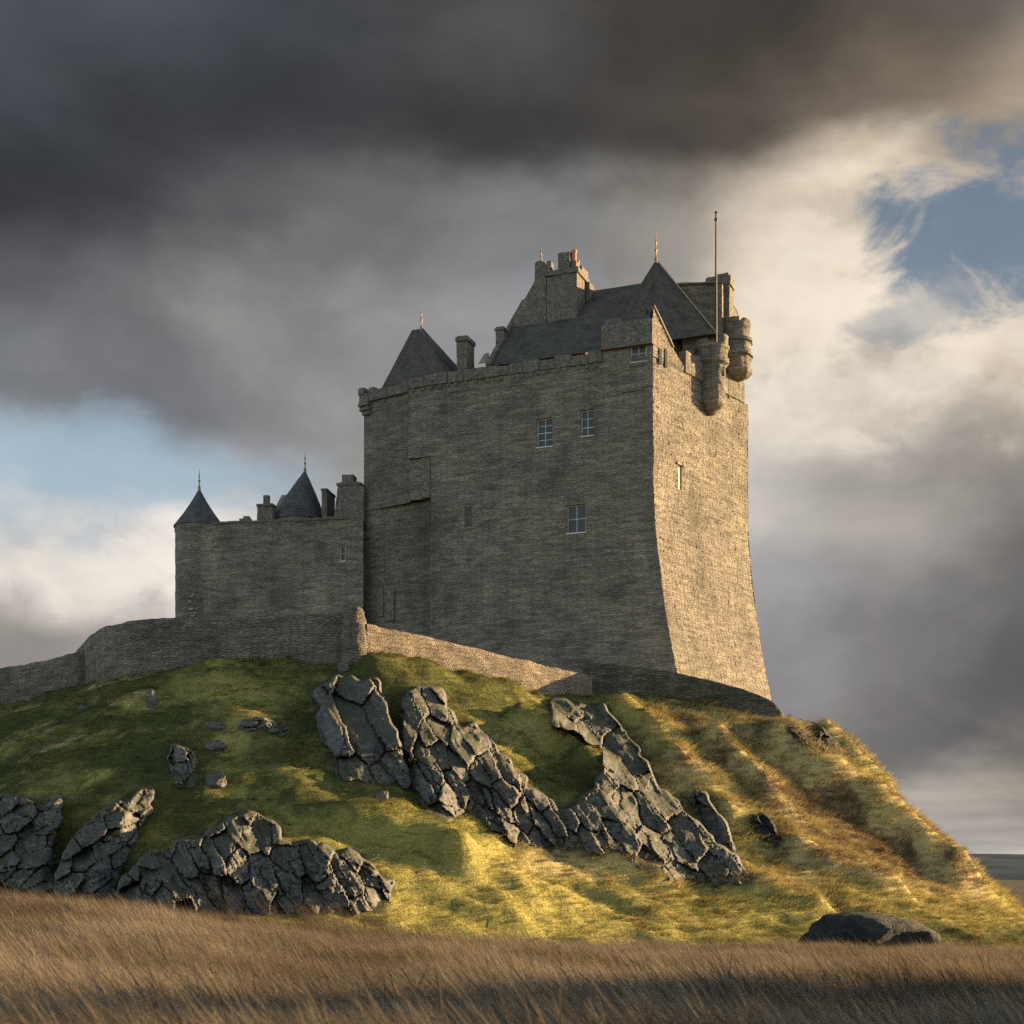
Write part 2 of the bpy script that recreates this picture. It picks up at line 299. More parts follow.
# ------------------------------------------------------------------ object helpers
def link(o, parent=None):
    C.objects.link(o)
    if parent is not None: o.parent = parent
    return o
def empty(name, loc, label, cat, group=None):
    o = bpy.data.objects.new(name, None); o.empty_display_size = 0.5; link(o); o.location = loc
    o['label'] = label; o['category'] = cat
    if group: o['group'] = group
    return o
def tag(o, label, cat, group=None):
    o['label'] = label; o['category'] = cat
    if group: o['group'] = group
    return o
def auto_uv(bm):
    uvl = bm.loops.layers.uv.verify(); bm.normal_update()
    for f in bm.faces:
        n = f.normal
        if abs(n.z) > 0.92: t = Vector((1, 0, 0)); v = Vector((0, 1, 0))
        else:
            t = Vector((-n.y, n.x, 0)).normalized(); v = n.cross(t)
            if v.z < 0: v = -v
        for lp in f.loops: lp[uvl].uv = (lp.vert.co.dot(t), lp.vert.co.dot(v))
def make(name, bm, material, parent=None, uv=True, smooth=None, base=None):
    """link bm (in world coordinates) as one object; its origin goes to the parent's place, or to base"""
    if uv: auto_uv(bm)
    org = Vector(base) if base is not None else (Vector(parent.get('_w', (0, 0, 0))) if parent is not None else Vector((0, 0, 0)))
    me = bpy.data.meshes.new(name)
    if org.length > 0: bmesh.ops.translate(bm, verts=bm.verts, vec=-org)
    bm.to_mesh(me); bm.free()
    me.materials.append(material)
    if smooth is not None:
        me.shade_smooth()
        if smooth < 179: me.set_sharp_from_angle(angle=math.radians(smooth))
    o = bpy.data.objects.new(name, me); link(o)
    if base is not None and parent is None: o.location = org
    if parent is not None:
        o.parent = parent
    return o
WPOS = {}
class Thing:
    pass
def thing(name, loc, label, cat, group=None):
    o = empty(name, loc, label, cat, group); o['_w'] = tuple(loc); return o
def part(name, bm, material, parent, uv=True, smooth=None):
    return make(name, bm, material, parent, uv, smooth)
def sub(name, bm, material, parent_part, uv=True, smooth=None):
    """sub-part: the parent part sits at its thing's origin with no offset of its own"""
    root = parent_part.parent
    org = Vector(root['_w'])
    if uv: auto_uv(bm)
    bmesh.ops.translate(bm, verts=bm.verts, vec=-org)
    me = bpy.data.meshes.new(name); bm.to_mesh(me); bm.free(); me.materials.append(material)
    if smooth is not None:
        me.shade_smooth(); me.set_sharp_from_angle(angle=math.radians(smooth))
    o = bpy.data.objects.new(name, me); link(o, parent_part)
    return o

def hexa(bm, b4, t4):
    """solid between a bottom and a top quad given in the same order"""
    vb = [bm.verts.new(p) for p in b4]; vt = [bm.verts.new(p) for p in t4]; n = len(vb)
    fs = [bm.faces.new(vb[::-1]), bm.faces.new(vt)]
    for i in range(n): fs.append(bm.faces.new((vb[i], vb[(i + 1) % n], vt[(i + 1) % n], vt[i])))
    bmesh.ops.recalc_face_normals(bm, faces=fs); return fs
def rough(bm, amp, freq=1.2, cell=0.5, seed=0.0, bevel=0.0):
    """bevel, cut to cells and weather a solid"""
    if bevel: bmesh.ops.bevel(bm, geom=list(bm.edges), offset=bevel, segments=2, affect='EDGES', profile=0.6)
    bmesh.ops.triangulate(bm, faces=bm.faces[:])
    for _ in range(6):
        es = [e for e in bm.edges if e.calc_length() > cell * 1.5]
        if not es: break
        bmesh.ops.subdivide_edges(bm, edges=es, cuts=1)
        bmesh.ops.triangulate(bm, faces=[f for f in bm.faces if len(f.verts) > 3])
    bm.normal_update()
    for v in bm.verts:
        p = v.co * freq + Vector((seed, seed * 1.7, seed * 0.3))
        v.co += v.normal * amp * (mn.noise(p) + 0.5 * mn.noise(p * 2.1) + 0.3 * mn.noise(p * 4.3))
def lathe(bm, cx, cy, prof, seg=40, uvl=None, amp=0.0, a0=0.0, a1=2 * math.pi):
    """prof: list of (radius, z); UVs are written in metres"""
    uvl = bm.loops.layers.uv.verify(); full = abs(a1 - a0 - 2 * math.pi) < 1e-6
    rings = []; vv = 0; vals = []
    for i, (r, z) in enumerate(prof):
        if i: vv += math.hypot(r - prof[i - 1][0], z - prof[i - 1][1])
        vals.append(vv); ring = []
        for j in range(seg if full else seg + 1):
            a = a0 + (a1 - a0) * j / seg; rr = r
            if amp: rr += amp * mn.noise(Vector((math.cos(a) * r * 1.7, math.sin(a) * r * 1.7 + cx, z * 2.4)))
            ring.append(bm.verts.new((cx + rr * math.cos(a), cy + rr * math.sin(a), z)))
        rings.append(ring)
    R = max(p[0] for p in prof)
    for i in range(len(prof) - 1):
        for j in range(seg):
            jn = (j + 1) % seg if full else j + 1
            q = [rings[i][j], rings[i][jn], rings[i + 1][jn], rings[i + 1][j]]
            f = bm.faces.new(q)
            us = [j, j + 1, j + 1, j]; vs_ = [vals[i], vals[i], vals[i + 1], vals[i + 1]]
            for lp, u_, v_ in zip(f.loops, us, vs_): lp[uvl].uv = ((a1 - a0) * u_ / seg * R, v_)
    if full:
        if prof[-1][0] > 0.01: bm.faces.new(rings[-1])
        if prof[0][0] > 0.01: bm.faces.new(rings[0][::-1])
def dense(prof, step=0.3):
    out = [prof[0]]
    for a, b_ in zip(prof, prof[1:]):
        n = max(1, int(math.hypot(b_[0] - a[0], b_[1] - a[1]) / step))
        out += [(a[0] + (b_[0] - a[0]) * i / n, a[1] + (b_[1] - a[1]) * i / n) for i in range(1, n + 1)]
    return out

# pixel <-> world
def at(px, py, Y): return Vector(((px - 512) / F * Y, Y, CAMZ + (HOR - py) / F * Y))
def pix(X, Y, Z): return 512 + F * X / Y, HOR - F * (Z - CAMZ) / Y
def zat(py, Y): return CAMZ + (HOR - py) / F * Y

# ------------------------------------------------------------------ numpy noise
_perm = RNG.permutation(512); _ang = RNG.uniform(0, 2 * np.pi, 512)
def gnoise(x, y):
    xi = np.floor(x).astype(int); yi = np.floor(y).astype(int); xf = x - xi; yf = y - yi
    def gr(ix, iy, fx_, fy_):
        h = _ang[_perm[(_perm[ix & 511] + iy) & 511]]; return np.cos(h) * fx_ + np.sin(h) * fy_
    u = xf ** 3 * (xf * (xf * 6 - 15) + 10); v = yf ** 3 * (yf * (yf * 6 - 15) + 10)
    a = gr(xi, yi, xf, yf); b_ = gr(xi + 1, yi, xf - 1, yf); c_ = gr(xi, yi + 1, xf, yf - 1); d_ = gr(xi + 1, yi + 1, xf - 1, yf - 1)
    return (a + u * (b_ - a)) * (1 - v) + (c_ + u * (d_ - c_)) * v
def fbm(x, y, f, oct_=4, g_=0.5):
    s_ = 0; a = 1.0
    for i in range(oct_): s_ = s_ + a * gnoise(x * f + 17.3 * i, y * f - 9.1 * i); f *= 2.03; a *= g_
    return s_
def sst(x, a, b_):
    t = np.clip((x - a) / (b_ - a), 0, 1); return t * t * (3 - 2 * t)

# ------------------------------------------------------------------ terrain
CP = [  # pixel x, pixel y, distance
 (-120,700,112),(-120,760,100),(-120,830,85),(-120,890,72),
 (0,712,110),(0,755,90),(0,800,79),(0,850,75),(0,895,68),
 (75,688,107),(70,740,89.5),(60,790,79.5),(60,840,76),(60,900,67),
 (137,676,103.5),(150,725,88.5),(150,782,78.5),(130,840,74),(120,905,66),
 (200,664,101.5),(205,715,88),(210,770,81),(215,820,75),(200,868,70),(190,910,65),
 (262,662,101),(270,715,87.5),(270,770,81.5),(262,808,78),(262,850,71),(255,912,66),
 (330,668,100),(330,700,96),(330,770,83.5),(330,808,79.5),(320,838,76),(335,868,71),(330,915,66),
 (368,650,99),(380,690,96),(400,760,86),(400,805,80.5),(400,835,78.2),(405,868,74),(400,925,68),
 (440,665,102.5),(440,700,98),(450,770,87.5),(460,825,81.5),(480,850,78.5),(490,885,75),(480,932,70),
 (510,685,107.5),(510,730,100),(520,790,89),(530,845,83.5),(560,880,81),(560,937,73),
 (590,700,112.5),(560,740,101),(600,735,104),(600,790,93.5),(610,850,86.5),(650,890,84),(640,940,76),
 (640,695,113.5),(650,745,106),(660,800,97),(690,870,90),(730,885,88),(740,940,79),
 (700,702,112.5),(720,745,107),(730,800,100),(750,850,94),
 (760,718,111.5),(785,735,111),(790,775,106),(800,830,99),(830,885,92),(850,940,84),
 (812,737,113),(845,758,114),(882,791,115),(922,828,115),(962,862,115),(992,887,115),(1024,912,115),
 (870,830,106),(920,870,104),(980,915,98),(1000,942,92),(1080,960,110),(1150,985,110),
]
WP = [(-40,118,17.2),(-20,115,18.5),(0,118,18.5),(8,119,18),(16,116,16.6),(-40,150,15),(-20,150,17),(10,150,15),(-20,175,8),(10,170,6),(-60,140,8),(-60,115,10),(-62,90,4),(-65,70,1.5),
 (26,124,11),(34,124,6),(42,124,0),(22,134,12),(28,145,4),(50,118,-4),(62,110,-6),(62,90,-5),(62,130,-7),(45,150,-6),
 (-25,55,1.6),(-15,55,1.3),(-8,56,0.6),(0,58,0.0),(12,60,-0.3),(22,64,-0.8),(35,70,-1.6),(45,85,-2.6),
 (-16,40,2.65),(-11,38,2.4),(-5,40,1.55),(0,36,1.05),(8,36,0.95),(14,38,0.85),(24,45,0.2),(0,47,0.6),(8,48,0.55),(16,50,0.5),
 (-6,16,2.1),(0,16,2.0),(6,16,1.95),(0,6,2.2),(-12,24,2.1),(0,25,1.55),(6,25,1.5),(12,24,1.4),(-30,40,2.4),(-40,60,1.5),(20,25,1.4),(30,35,0.9)]
pts = np.array([tuple(at(*c_)) for c_ in CP] + WP, float)
Pxy, Pz = pts[:, :2], pts[:, 2]
CQ = 2.5
def ker(a, b_): return np.sqrt(((a[:, None, :] - b_[None, :, :]) ** 2).sum(-1) + CQ * CQ)
_K = ker(Pxy, Pxy) - np.eye(len(Pxy)) * 0.6
_A = np.block([[_K, np.c_[np.ones(len(Pxy)), Pxy]], [np.c_[np.ones(len(Pxy)), Pxy].T, np.zeros((3, 3))]])
_W = np.linalg.solve(_A, np.r_[Pz, 0, 0, 0])
def z_base(x, y):
    q = np.c_[x, y]; out = np.empty(len(q))
    for i in range(0, len(q), 20000):
        s_ = q[i:i + 20000]; out[i:i + 20000] = ker(s_, Pxy) @ _W[:-3] + _W[-3] + s_ @ _W[-2:]
    return out
# crests: pixel polyline with distances, height, width of the gentle side, width of the steep (lower left) side
CREST = [
 ([(752,738,109),(800,772,107.5),(850,802,107),(900,832,106),(945,866,105),(975,893,103)], 3.2, 4.5, 2.2),
 ([(812,742,112.5),(860,776,112),(905,808,112)], 1.7, 2.5, 1.3),
 ([(600,694,110),(640,722,107),(668,752,104),(688,792,99)], 2.0, 3.0, 1.5),
 ([(500,722,101),(545,745,100),(580,770,97.5),(600,800,95)], 2.4, 2.2, 1.6),
 ([(640,770,101),(700,790,100),(740,830,96)], 1.1, 2.0, 1.0),
 ([(700,735,107.5),(745,775,104),(780,820,100)], 1.4, 2.0, 1.2),
 ([(262,806,78),(300,826,77.5),(350,845,77),(400,858,77),(450,872,76.5),(490,893,76)], 1.9, 3.0, 1.3),
 ([(560,868,84.5),(620,880,85),(680,892,85)], 0.9, 2.0, 1.0),
 ([(700,885,88),(770,895,88.5),(840,905,88)], 1.0, 2.2, 1.0),
 ([(780,862,95),(850,885,95),(920,905,95)], 1.2, 2.5, 1.2),
]
def crest_h(x, y):
    out = np.zeros_like(x)
    for pl, h, wid, steep in CREST:
        P = np.array([[(a - 512) / F * Y, Y] for a, _, Y in pl]); best = np.full(x.shape, 1e9); sd = np.zeros_like(x); tt = np.zeros_like(x)
        n = len(P) - 1
        for i in range(n):
            a, b_ = P[i], P[i + 1]; d = b_ - a; L = np.hypot(*d)
            t = np.clip(((x - a[0]) * d[0] + (y - a[1]) * d[1]) / L ** 2, 0, 1)
            ex, ey = x - a[0] - t * d[0], y - a[1] - t * d[1]; dist = np.hypot(ex, ey)
            side = (d[0] * ey - d[1] * ex) / L
            s_ = np.where(side >= 0, dist, -dist); m2 = dist < best
            best = np.where(m2, dist, best); sd = np.where(m2, s_, sd); tt = np.where(m2, (i + t) / n, tt)
        sd = sd + 0.8 * fbm(x, y, 0.35, 3)
        prof = np.where(sd >= 0, np.exp(-(sd / wid) ** 2), sst(sd, -steep, 0.0))
        out += h * prof * sst(tt, 0.0, 0.15) * sst(1 - tt, 0.0, 0.15) * (0.8 + 0.4 * fbm(x, y, 0.2, 2))
    return out
def hillmask(x, y): return sst(y, 60, 74)
def terrain(x, y):
    x = np.asarray(x, float).ravel(); y = np.asarray(y, float).ravel()
    near = (x > -110) & (x < 110) & (y > -40) & (y < 230)
    z = np.full(x.shape, -8.0)
    xn, yn = x[near], y[near]
    zb = z_base(xn, yn)
    r = np.sqrt((np.maximum(np.abs(xn) - 58, 0)) ** 2 + (np.maximum(yn - 150, 0) * 1.0) ** 2 + (np.maximum(4 - yn, 0)) ** 2)
    k_ = sst(r, 0, 42)
    hm = hillmask(xn, yn)
    # rough: hummocks drawn out down the slope
    zz = zb + crest_h(xn, yn)
    rs_ = 1 - 0.45 * sst(xn, 6, 14)
    zz += hm * rs_ * (0.50 * fbm(xn + 0.35 * yn, yn * 0.8, 0.16, 3) + 0.55 * fbm(xn * 0.7 + 0.5 * yn, yn - 0.25 * xn, 0.42, 3) + 0.22 * fbm(xn, yn, 1.1, 2))
    zz += (1 - hm) * (0.18 * fbm(xn, yn, 0.12, 3) + 0.06 * fbm(xn, yn, 0.8, 2))
    zz = zz + (10.0 + 11.0 * fbm(xn, yn, 0.17, 4)) * np.exp(-((xn - 20 - 0.42 * yn) / (3.2 + 0.06 * np.maximum(yn, 0))) ** 2 / 2) * sst(yn, -14, 8) * sst(yn, 36, 20)     # grassy bank added out of view on the right, to shade the meadow
    z[near] = zz * (1 - k_) + (-8.0) * k_
    z += sst(np.hypot(x, y - 60), 150, 900) * (2.5 * fbm(x, y, 0.004, 3))
    return z
_gx = np.arange(-70, 75, 0.4); _gy = np.arange(30, 140, 0.4); _mx, _my = np.meshgrid(_gx, _gy); _gz = terrain(_mx, _my).reshape(_mx.shape)
def tz(x, y):
    fx_ = np.clip((np.asarray(x, float) + 70) / 0.4, 0, len(_gx) - 1.001); fy_ = np.clip((np.asarray(y, float) - 30) / 0.4, 0, len(_gy) - 1.001)
    i = fx_.astype(int); j = fy_.astype(int); a = fx_ - i; b_ = fy_ - j
    return (_gz[j, i] * (1 - a) + _gz[j, i + 1] * a) * (1 - b_) + (_gz[j + 1, i] * (1 - a) + _gz[j + 1, i + 1] * a) * b_
def ray_hit(px, py, y0=40.0, y1=135.0):
    Y = np.linspace(y0, y1, 900); X = (px - 512) / F * Y; Zr = CAMZ + (HOR - py) / F * Y
    d = Zr - tz(X, Y)
    i = np.where(d < 0)[0]
    if len(i) == 0: return None
    i = i[0]; return Vector((X[i], Y[i], Zr[i]))
def tnormal(x, y, e=0.6):
    z = terrain([x + e, x - e, x, x], [y, y, y + e, y - e]); return Vector((-(z[0] - z[1]) / (2 * e), -(z[2] - z[3]) / (2 * e), 1)).normalized()

def inpoly(px, py, poly):
    px = np.asarray(px); py = np.asarray(py); c_ = np.zeros(px.shape, bool); n = len(poly)
    for i in range(n):
        x1, y1 = poly[i]; x2, y2 = poly[(i + 1) % n]
        hit = ((y1 > py) != (y2 > py)); t = (x2 - x1) * (py - y1) / ((y2 - y1) if y2 != y1 else 1e-9) + x1
        c_ ^= hit & (px < t)
    return c_
OUT = [  # outcrops: name label, pixel outline, joint direction (deg, image), cell size along / across, protrusion, count
 dict(label='jointed grey bedrock outcrop at the far left foot of the hill', poly=[(-30,798),(12,796),(40,802),(62,800),(60,826),(52,852),(58,892),(-30,896)], ang=-25, a=42, c=20, pr=0.7),
 dict(label='stepped outcrop of squared grey blocks low on the left slope', poly=[(54,892),(58,862),(70,842),(88,824),(106,806),(124,799),(136,788),(152,784),(155,800),(150,818),(138,830),(134,850),(118,872),(112,902),(70,902)], ang=-30, a=42, c=20, pr=0.8),
 dict(label='long broken rock face under the sunlit grass tongue at the hill foot', poly=[(110,904),(120,880),(136,866),(150,852),(168,850),(182,838),(200,838),(214,824),(232,816),(258,811),(272,824),(288,842),(310,840),(332,848),(356,852),(374,866),(396,884),(384,914),(300,914),(180,914)], ang=62, a=48, c=22, pr=0.9),
 dict(label='tall pale cracked rock slab below the gatepost', poly=[(316,690),(333,676),(356,676),(381,680),(388,711),(404,750),(414,788),(388,786),(363,784),(335,774),(318,735)], ang=62, a=76, c=34, pr=1.3),
 dict(label='fan of blocky dark rock in the middle of the hill face', poly=[(405,692),(440,688),(456,726),(476,722),(500,752),(528,785),(560,806),(572,836),(552,850),(530,848),(508,843),(488,828),(468,808),(446,824),(414,804),(408,764),(402,732)], ang=58, a=54, c=19, pr=1.2),
 dict(label='long rock rib running down right to the brown grass', poly=[(546,702),(560,699),(581,704),(603,702),(624,728),(646,760),(668,796),(694,820),(726,848),(758,879),(730,886),(690,886),(650,874),(616,850),(580,858),(552,838),(545,812),(570,806),(590,786),(606,770),(600,748),(580,736),(556,726)], ang=52, a=54, c=20, pr=1.1),
 dict(label='upright dark rock slab at the right end of the rib', poly=[(688,792),(706,792),(724,822),(736,856),(722,856),(704,838)], ang=65, a=60, c=26, pr=1.0),
 dict(label='small stack of pale stones on the left grass slope', poly=[(170,746),(186,742),(196,756),(196,790),(174,788)], ang=70, a=20, c=15, pr=0.6),
 dict(label='low strip of grey rock in the grass left of the tall slab', poly=[(240,720),(262,718),(290,728),(288,736),(262,734),(244,730)], ang=15, a=24, c=12, pr=0.35),
 dict(label='dark rough ledge on the skyline right of the curtain wall', poly=[(788,716),(806,720),(822,728),(840,744),(844,756),(820,752),(800,744),(786,732)], ang=30, a=30, c=18, pr=0.8, mat='rock_dark'),
 dict(label='small dark rock alone on the tawny slope, right of the upright slab', poly=[(750,812),(766,814),(786,842),(778,850),(756,836)], ang=50, a=22, c=12, pr=0.5, mat='rock_dark'),
]
# fine inner grid, stretched rows and columns out to the horizon: one sheet of ground
GS = 0.42
xin = np.arange(-52, 54, GS); yin = np.arange(5, 142, GS)
def grow(start, step, end):
    o_ = []; v = start
    while v < end: step *= 1.18; v += step; o_.append(v)
    return o_
xs = np.r_[[-v for v in grow(52, GS, 9000)][::-1], xin, grow(xin[-1], GS, 9000)]
ys = np.r_[[-v for v in grow(-5, GS, 3000)][::-1], yin, grow(yin[-1], GS, 12000)]
GX, GY = np.meshgrid(xs, ys); gx, gy = GX.ravel(), GY.ravel(); gz = terrain(gx, gy)
safeY = np.maximum(gy, 1.0)
gpx, gpy = 512 + F * gx / safeY, HOR - F * (gz - CAMZ) / safeY
def tint_of(x, y, px, py):
    """0 green turf .. 0.8 tawny bent .. 1 heather: where each kind of grass grows on this hill"""
    n = fbm(x, y, 0.14, 4)
    t = 0.10 + 0.24 * n
    right = sst(px, 560, 700) * sst(py, 945, 850) * (0.58 + 0.50 * fbm(x, y - 0.3 * x, 0.3, 3))
    t = t + right * 1.0
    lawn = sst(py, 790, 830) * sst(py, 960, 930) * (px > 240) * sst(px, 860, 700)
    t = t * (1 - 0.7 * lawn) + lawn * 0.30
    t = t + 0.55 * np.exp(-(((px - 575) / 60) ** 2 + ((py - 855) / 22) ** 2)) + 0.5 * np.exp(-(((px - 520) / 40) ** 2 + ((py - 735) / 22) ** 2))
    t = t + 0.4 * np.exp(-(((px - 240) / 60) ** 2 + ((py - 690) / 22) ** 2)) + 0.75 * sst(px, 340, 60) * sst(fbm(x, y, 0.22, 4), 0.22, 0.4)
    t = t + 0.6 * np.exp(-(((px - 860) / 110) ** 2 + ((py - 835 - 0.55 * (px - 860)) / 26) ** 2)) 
    return np.clip(t, 0, 1)
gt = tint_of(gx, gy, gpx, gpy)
rk = np.zeros(gx.shape)
vis = (gy > 50) & (gy < 125)
for o_ in OUT: rk[vis & inpoly(gpx, gpy, o_['poly'])] = 1.0
rk = np.maximum(rk, sst(np.hypot(gx, gy - 60), 130, 240))  # far plain darkened too: cloud shade put into its colour
gm = (1 - sst(gy, 52, 66)) * (1 - sst(np.hypot(gx, gy - 60), 130, 240))
me = bpy.data.meshes.new('ground')
nx, ny = len(xs), len(ys)
idx = np.arange(nx * ny).reshape(ny, nx)
faces = np.stack([idx[:-1, :-1], idx[:-1, 1:], idx[1:, 1:], idx[1:, :-1]], -1).reshape(-1, 4)
me.from_pydata(np.c_[gx, gy, gz].tolist(), [], faces.tolist())
for nm, arr in (('tint', gt), ('rocky_shade', rk), ('mead', gm)):
    at_ = me.attributes.new(nm, 'FLOAT', 'POINT'); at_.data.foreach_set('value', arr.astype(np.float32))
me.materials.append(M['ground']); me.shade_smooth()
ground = bpy.data.objects.new('ground', me); link(ground); ground['kind'] = 'structure'

# far moorland hills on the horizon
def far_hill(dist, x0, x1, prof, thick, seed):
    bm = bmesh.new(); n = 90; rows = []
    for j in range(9):
        t = j / 8; row = []
        for i in range(n + 1):
            x = x0 + (x1 - x0) * i / n
            h = np.interp(x / dist * F + 512, [p[0] for p in prof], [zat(p[1], dist) for p in prof])
            h += 0.05 * abs(h) * mn.fractal(Vector((x / dist * 14, seed, t)), 1, 2, 4)
            row.append(bm.verts.new((x, dist + (t - 0.5) * thick, -12 + (h + 12) * math.sin(math.pi * t) ** 0.8)))
        rows.append(row)
    for a, b_ in zip(rows, rows[1:]):
        for i in range(n): bm.faces.new((a[i], a[i + 1], b_[i + 1], b_[i]))
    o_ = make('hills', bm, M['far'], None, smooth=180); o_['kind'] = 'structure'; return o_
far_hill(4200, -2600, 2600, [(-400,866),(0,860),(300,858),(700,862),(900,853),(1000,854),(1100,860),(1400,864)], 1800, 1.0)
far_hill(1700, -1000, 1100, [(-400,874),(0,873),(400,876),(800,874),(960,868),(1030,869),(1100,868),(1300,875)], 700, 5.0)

# ------------------------------------------------------------------ castle frame
A = Vector(((364 - 512) / F * 130, 130)); B = Vector(((653 - 512) / F * 120, 120)); Cc = Vector(((748 - 512) / F * 133, 133))
U = (B - A).normalized(); NB = Vector((-U.y, U.x)); LAB = (B - A).length         # U along the front, NB to the back
V = (Cc - B).normalized(); MR = Vector((V.y, -V.x)); LBC = (Cc - B).length         # V along the sunlit face, MR out of it
def s_of(px, off=0.0):
    o_ = A + NB * off; k_ = (px - 512) / F
    return (k_ * o_.y - o_.x) / (U.x - k_ * U.y)
def fp(px, py, off=0.0):                      # point on the plane `off` metres behind the front wall
    s_ = s_of(px, off); p = A + NB * off + U * s_; return Vector((p.x, p.y, zat(py, p.y)))
def w_of(px, off=0.0):
    o_ = B + MR * off; k_ = (px - 512) / F
    return (k_ * o_.y - o_.x) / (V.x - k_ * V.y)
def rp(px, py, off=0.0):
    s_ = w_of(px, off); p = B + MR * off + V * s_; return Vector((p.x, p.y, zat(py, p.y)))
def flare(z): return 2.0 * max(0.0, (37 - z) / 16.5) ** 1.6
_h = RNG.random(4096)
def hsh(a, b_): return _h[(int(a) * 73 + int(b_) * 179 + 911) & 4095]
def stone_h(s_, z):
    zz = z + 0.10 * mn.noise(Vector((s_ * 0.5, z * 0.5, 2.2))); rh = 0.27; r = math.floor(zz / rh); fz = zz / rh - r
    wd = 0.30 + 0.30 * hsh(r, 3); ss = s_ + 3 * hsh(r, 7); c_ = math.floor(ss / wd); fx_ = ss / wd - c_
    e = min(min(fx_, 1 - fx_) * wd, min(fz, 1 - fz) * rh); t = min(1, e / 0.09)
    return t * t * (3 - 2 * t) * (0.35 + 0.65 * hsh(r + 31, c_)) - 0.35
def wall_patch(bm, o2, d2, n2, s0, s1, z0, z1, step=0.17, openings=(), amp=0.05, wave=0.06, stretch=None, depth=0.4, useed=0.0, shift=None):
    """weathered masonry sheet with real openings; o2/d2 plan origin and direction, n2 outward"""
    uvl = bm.loops.layers.uv.verify()
    def breaks(a, b_, cuts):
        cuts = sorted(set([a, b_] + [c_ for c_ in cuts if a < c_ < b_])); out = []
        for p, q in zip(cuts, cuts[1:]):
            n = max(1, round((q - p) / step)); out += [p + (q - p) * i / n for i in range(n)]
        return out + [b_]
    ss = breaks(s0, s1, [v for o_ in openings for v in o_[:2]]); zs = breaks(z0, z1, [v for o_ in openings for v in o_[2:]])
    grid = []
    for z in zs:
        row = []
        for s_ in ss:
            near = any(o_[0] - 0.05 <= s_ <= o_[1] + 0.05 and o_[2] - 0.05 <= z <= o_[3] + 0.05 for o_ in openings)
            d = 0 if near else amp * stone_h(s_ + useed, z) + wave * mn.noise(Vector((s_ * 0.35 + useed, z * 0.35, 0.5)))
            se = s_ + (stretch(s_, z) if stretch else 0.0)
            p = o2 + d2 * se + n2 * d
            if shift: p = p + shift(z)
            row.append(bm.verts.new((p.x, p.y, z)))
        grid.append(row)
    for j in range(len(zs) - 1):
        for i in range(len(ss) - 1):
            sm, zm = (ss[i] + ss[i + 1]) / 2, (zs[j] + zs[j + 1]) / 2
            if any(o_[0] < sm < o_[1] and o_[2] < zm < o_[3] for o_ in openings): continue
            f = bm.faces.new((grid[j][i], grid[j][i + 1], grid[j + 1][i + 1], grid[j + 1][i]))
            for lp, (u_, v_) in zip(f.loops, ((ss[i], zs[j]), (ss[i + 1], zs[j]), (ss[i + 1], zs[j + 1]), (ss[i], zs[j + 1]))): lp[uvl].uv = (u_ + useed, v_)
    for (a, b_, c_, d_) in openings:
        st = stretch or (lambda s_, z: 0)
        q = [(a, c_), (b_, c_), (b_, d_), (a, d_)]
        fr = [Vector((*(o2 + d2 * (s_ + st(s_, z))), z)) for s_, z in q]; bk = [p - Vector((n2.x, n2.y, 0)) * depth for p in fr]
        for i in range(4):
            f = bm.faces.new([bm.verts.new(p) for p in (fr[i], bk[i], bk[(i + 1) % 4], fr[(i + 1) % 4])])
            for lp, u_ in zip(f.loops, ((0, 0), (depth, 0), (depth, 1), (0, 1))): lp[uvl].uv = (u_[0] + a, u_[1] + c_)
def V3(p2, z): return Vector((p2.x, p2.y, z))
def quad(bm, pts_, uvo=0.0):
    f = bm.faces.new([bm.verts.new(p) for p in pts_]); return f
def box_on(bm, o2, d2, n2, s0, s1, f0, f1, z0, z1):
    """box from s0..s1 along d2, f0..f1 along n2 (outward), z0..z1"""
    ps = [o2 + d2 * s0 + n2 * f0, o2 + d2 * s1 + n2 * f0, o2 + d2 * s1 + n2 * f1, o2 + d2 * s0 + n2 * f1]
    return hexa(bm, [V3(p, z0) for p in ps], [V3(p, z1) for p in ps])

# ------------------------------------------------------------------ the keep
OUTN = -NB
ZT = 48.2
keep = thing('castle_keep', (0.0, 128.0, 17.0), 'massive grey stone tower house with steep roofs, one side lit gold by the sun', 'castle keep')
def front_open(x0, x1, y0, y1):
    p = fp((x0 + x1) / 2, (y0 + y1) / 2); return (s_of(x0), s_of(x1), zat(y1, p.y), zat(y0, p.y))
WIN = {'a': front_open(536.5, 552.5, 418, 446.5), 'b': front_open(580.5, 593.5, 409.5, 435.5), 'c': front_open(566.5, 585.5, 504.5, 532.5), 'slit': front_open(464.5, 472.5, 507, 527.5)}
s430, s409 = s_of(430.5), s_of(408.5)
wl = bmesh.new()
def st_front(s_, z): return flare(z) * float(sst(np.array(s_), LAB - 9, LAB))
wall_patch(wl, A, U, OUTN, s430, LAB, 15, ZT - 0.9, 0.17, list(WIN.values()), 0.05, 0.10, st_front)
zmid = zat(497, 127.5); zup = zat(456, 127.5)
# strip left of the main block: flush above, recessed panel, deeper recess below
wall_patch(wl, A, U, OUTN, s409, s430, zup, ZT - 0.9, 0.17, (), 0.05, 0.05)
wall_patch(wl, A + NB * 0.35, U, OUTN, s409 - 0.02, s430, zmid, zup, 0.17, (), 0.04, 0.03)
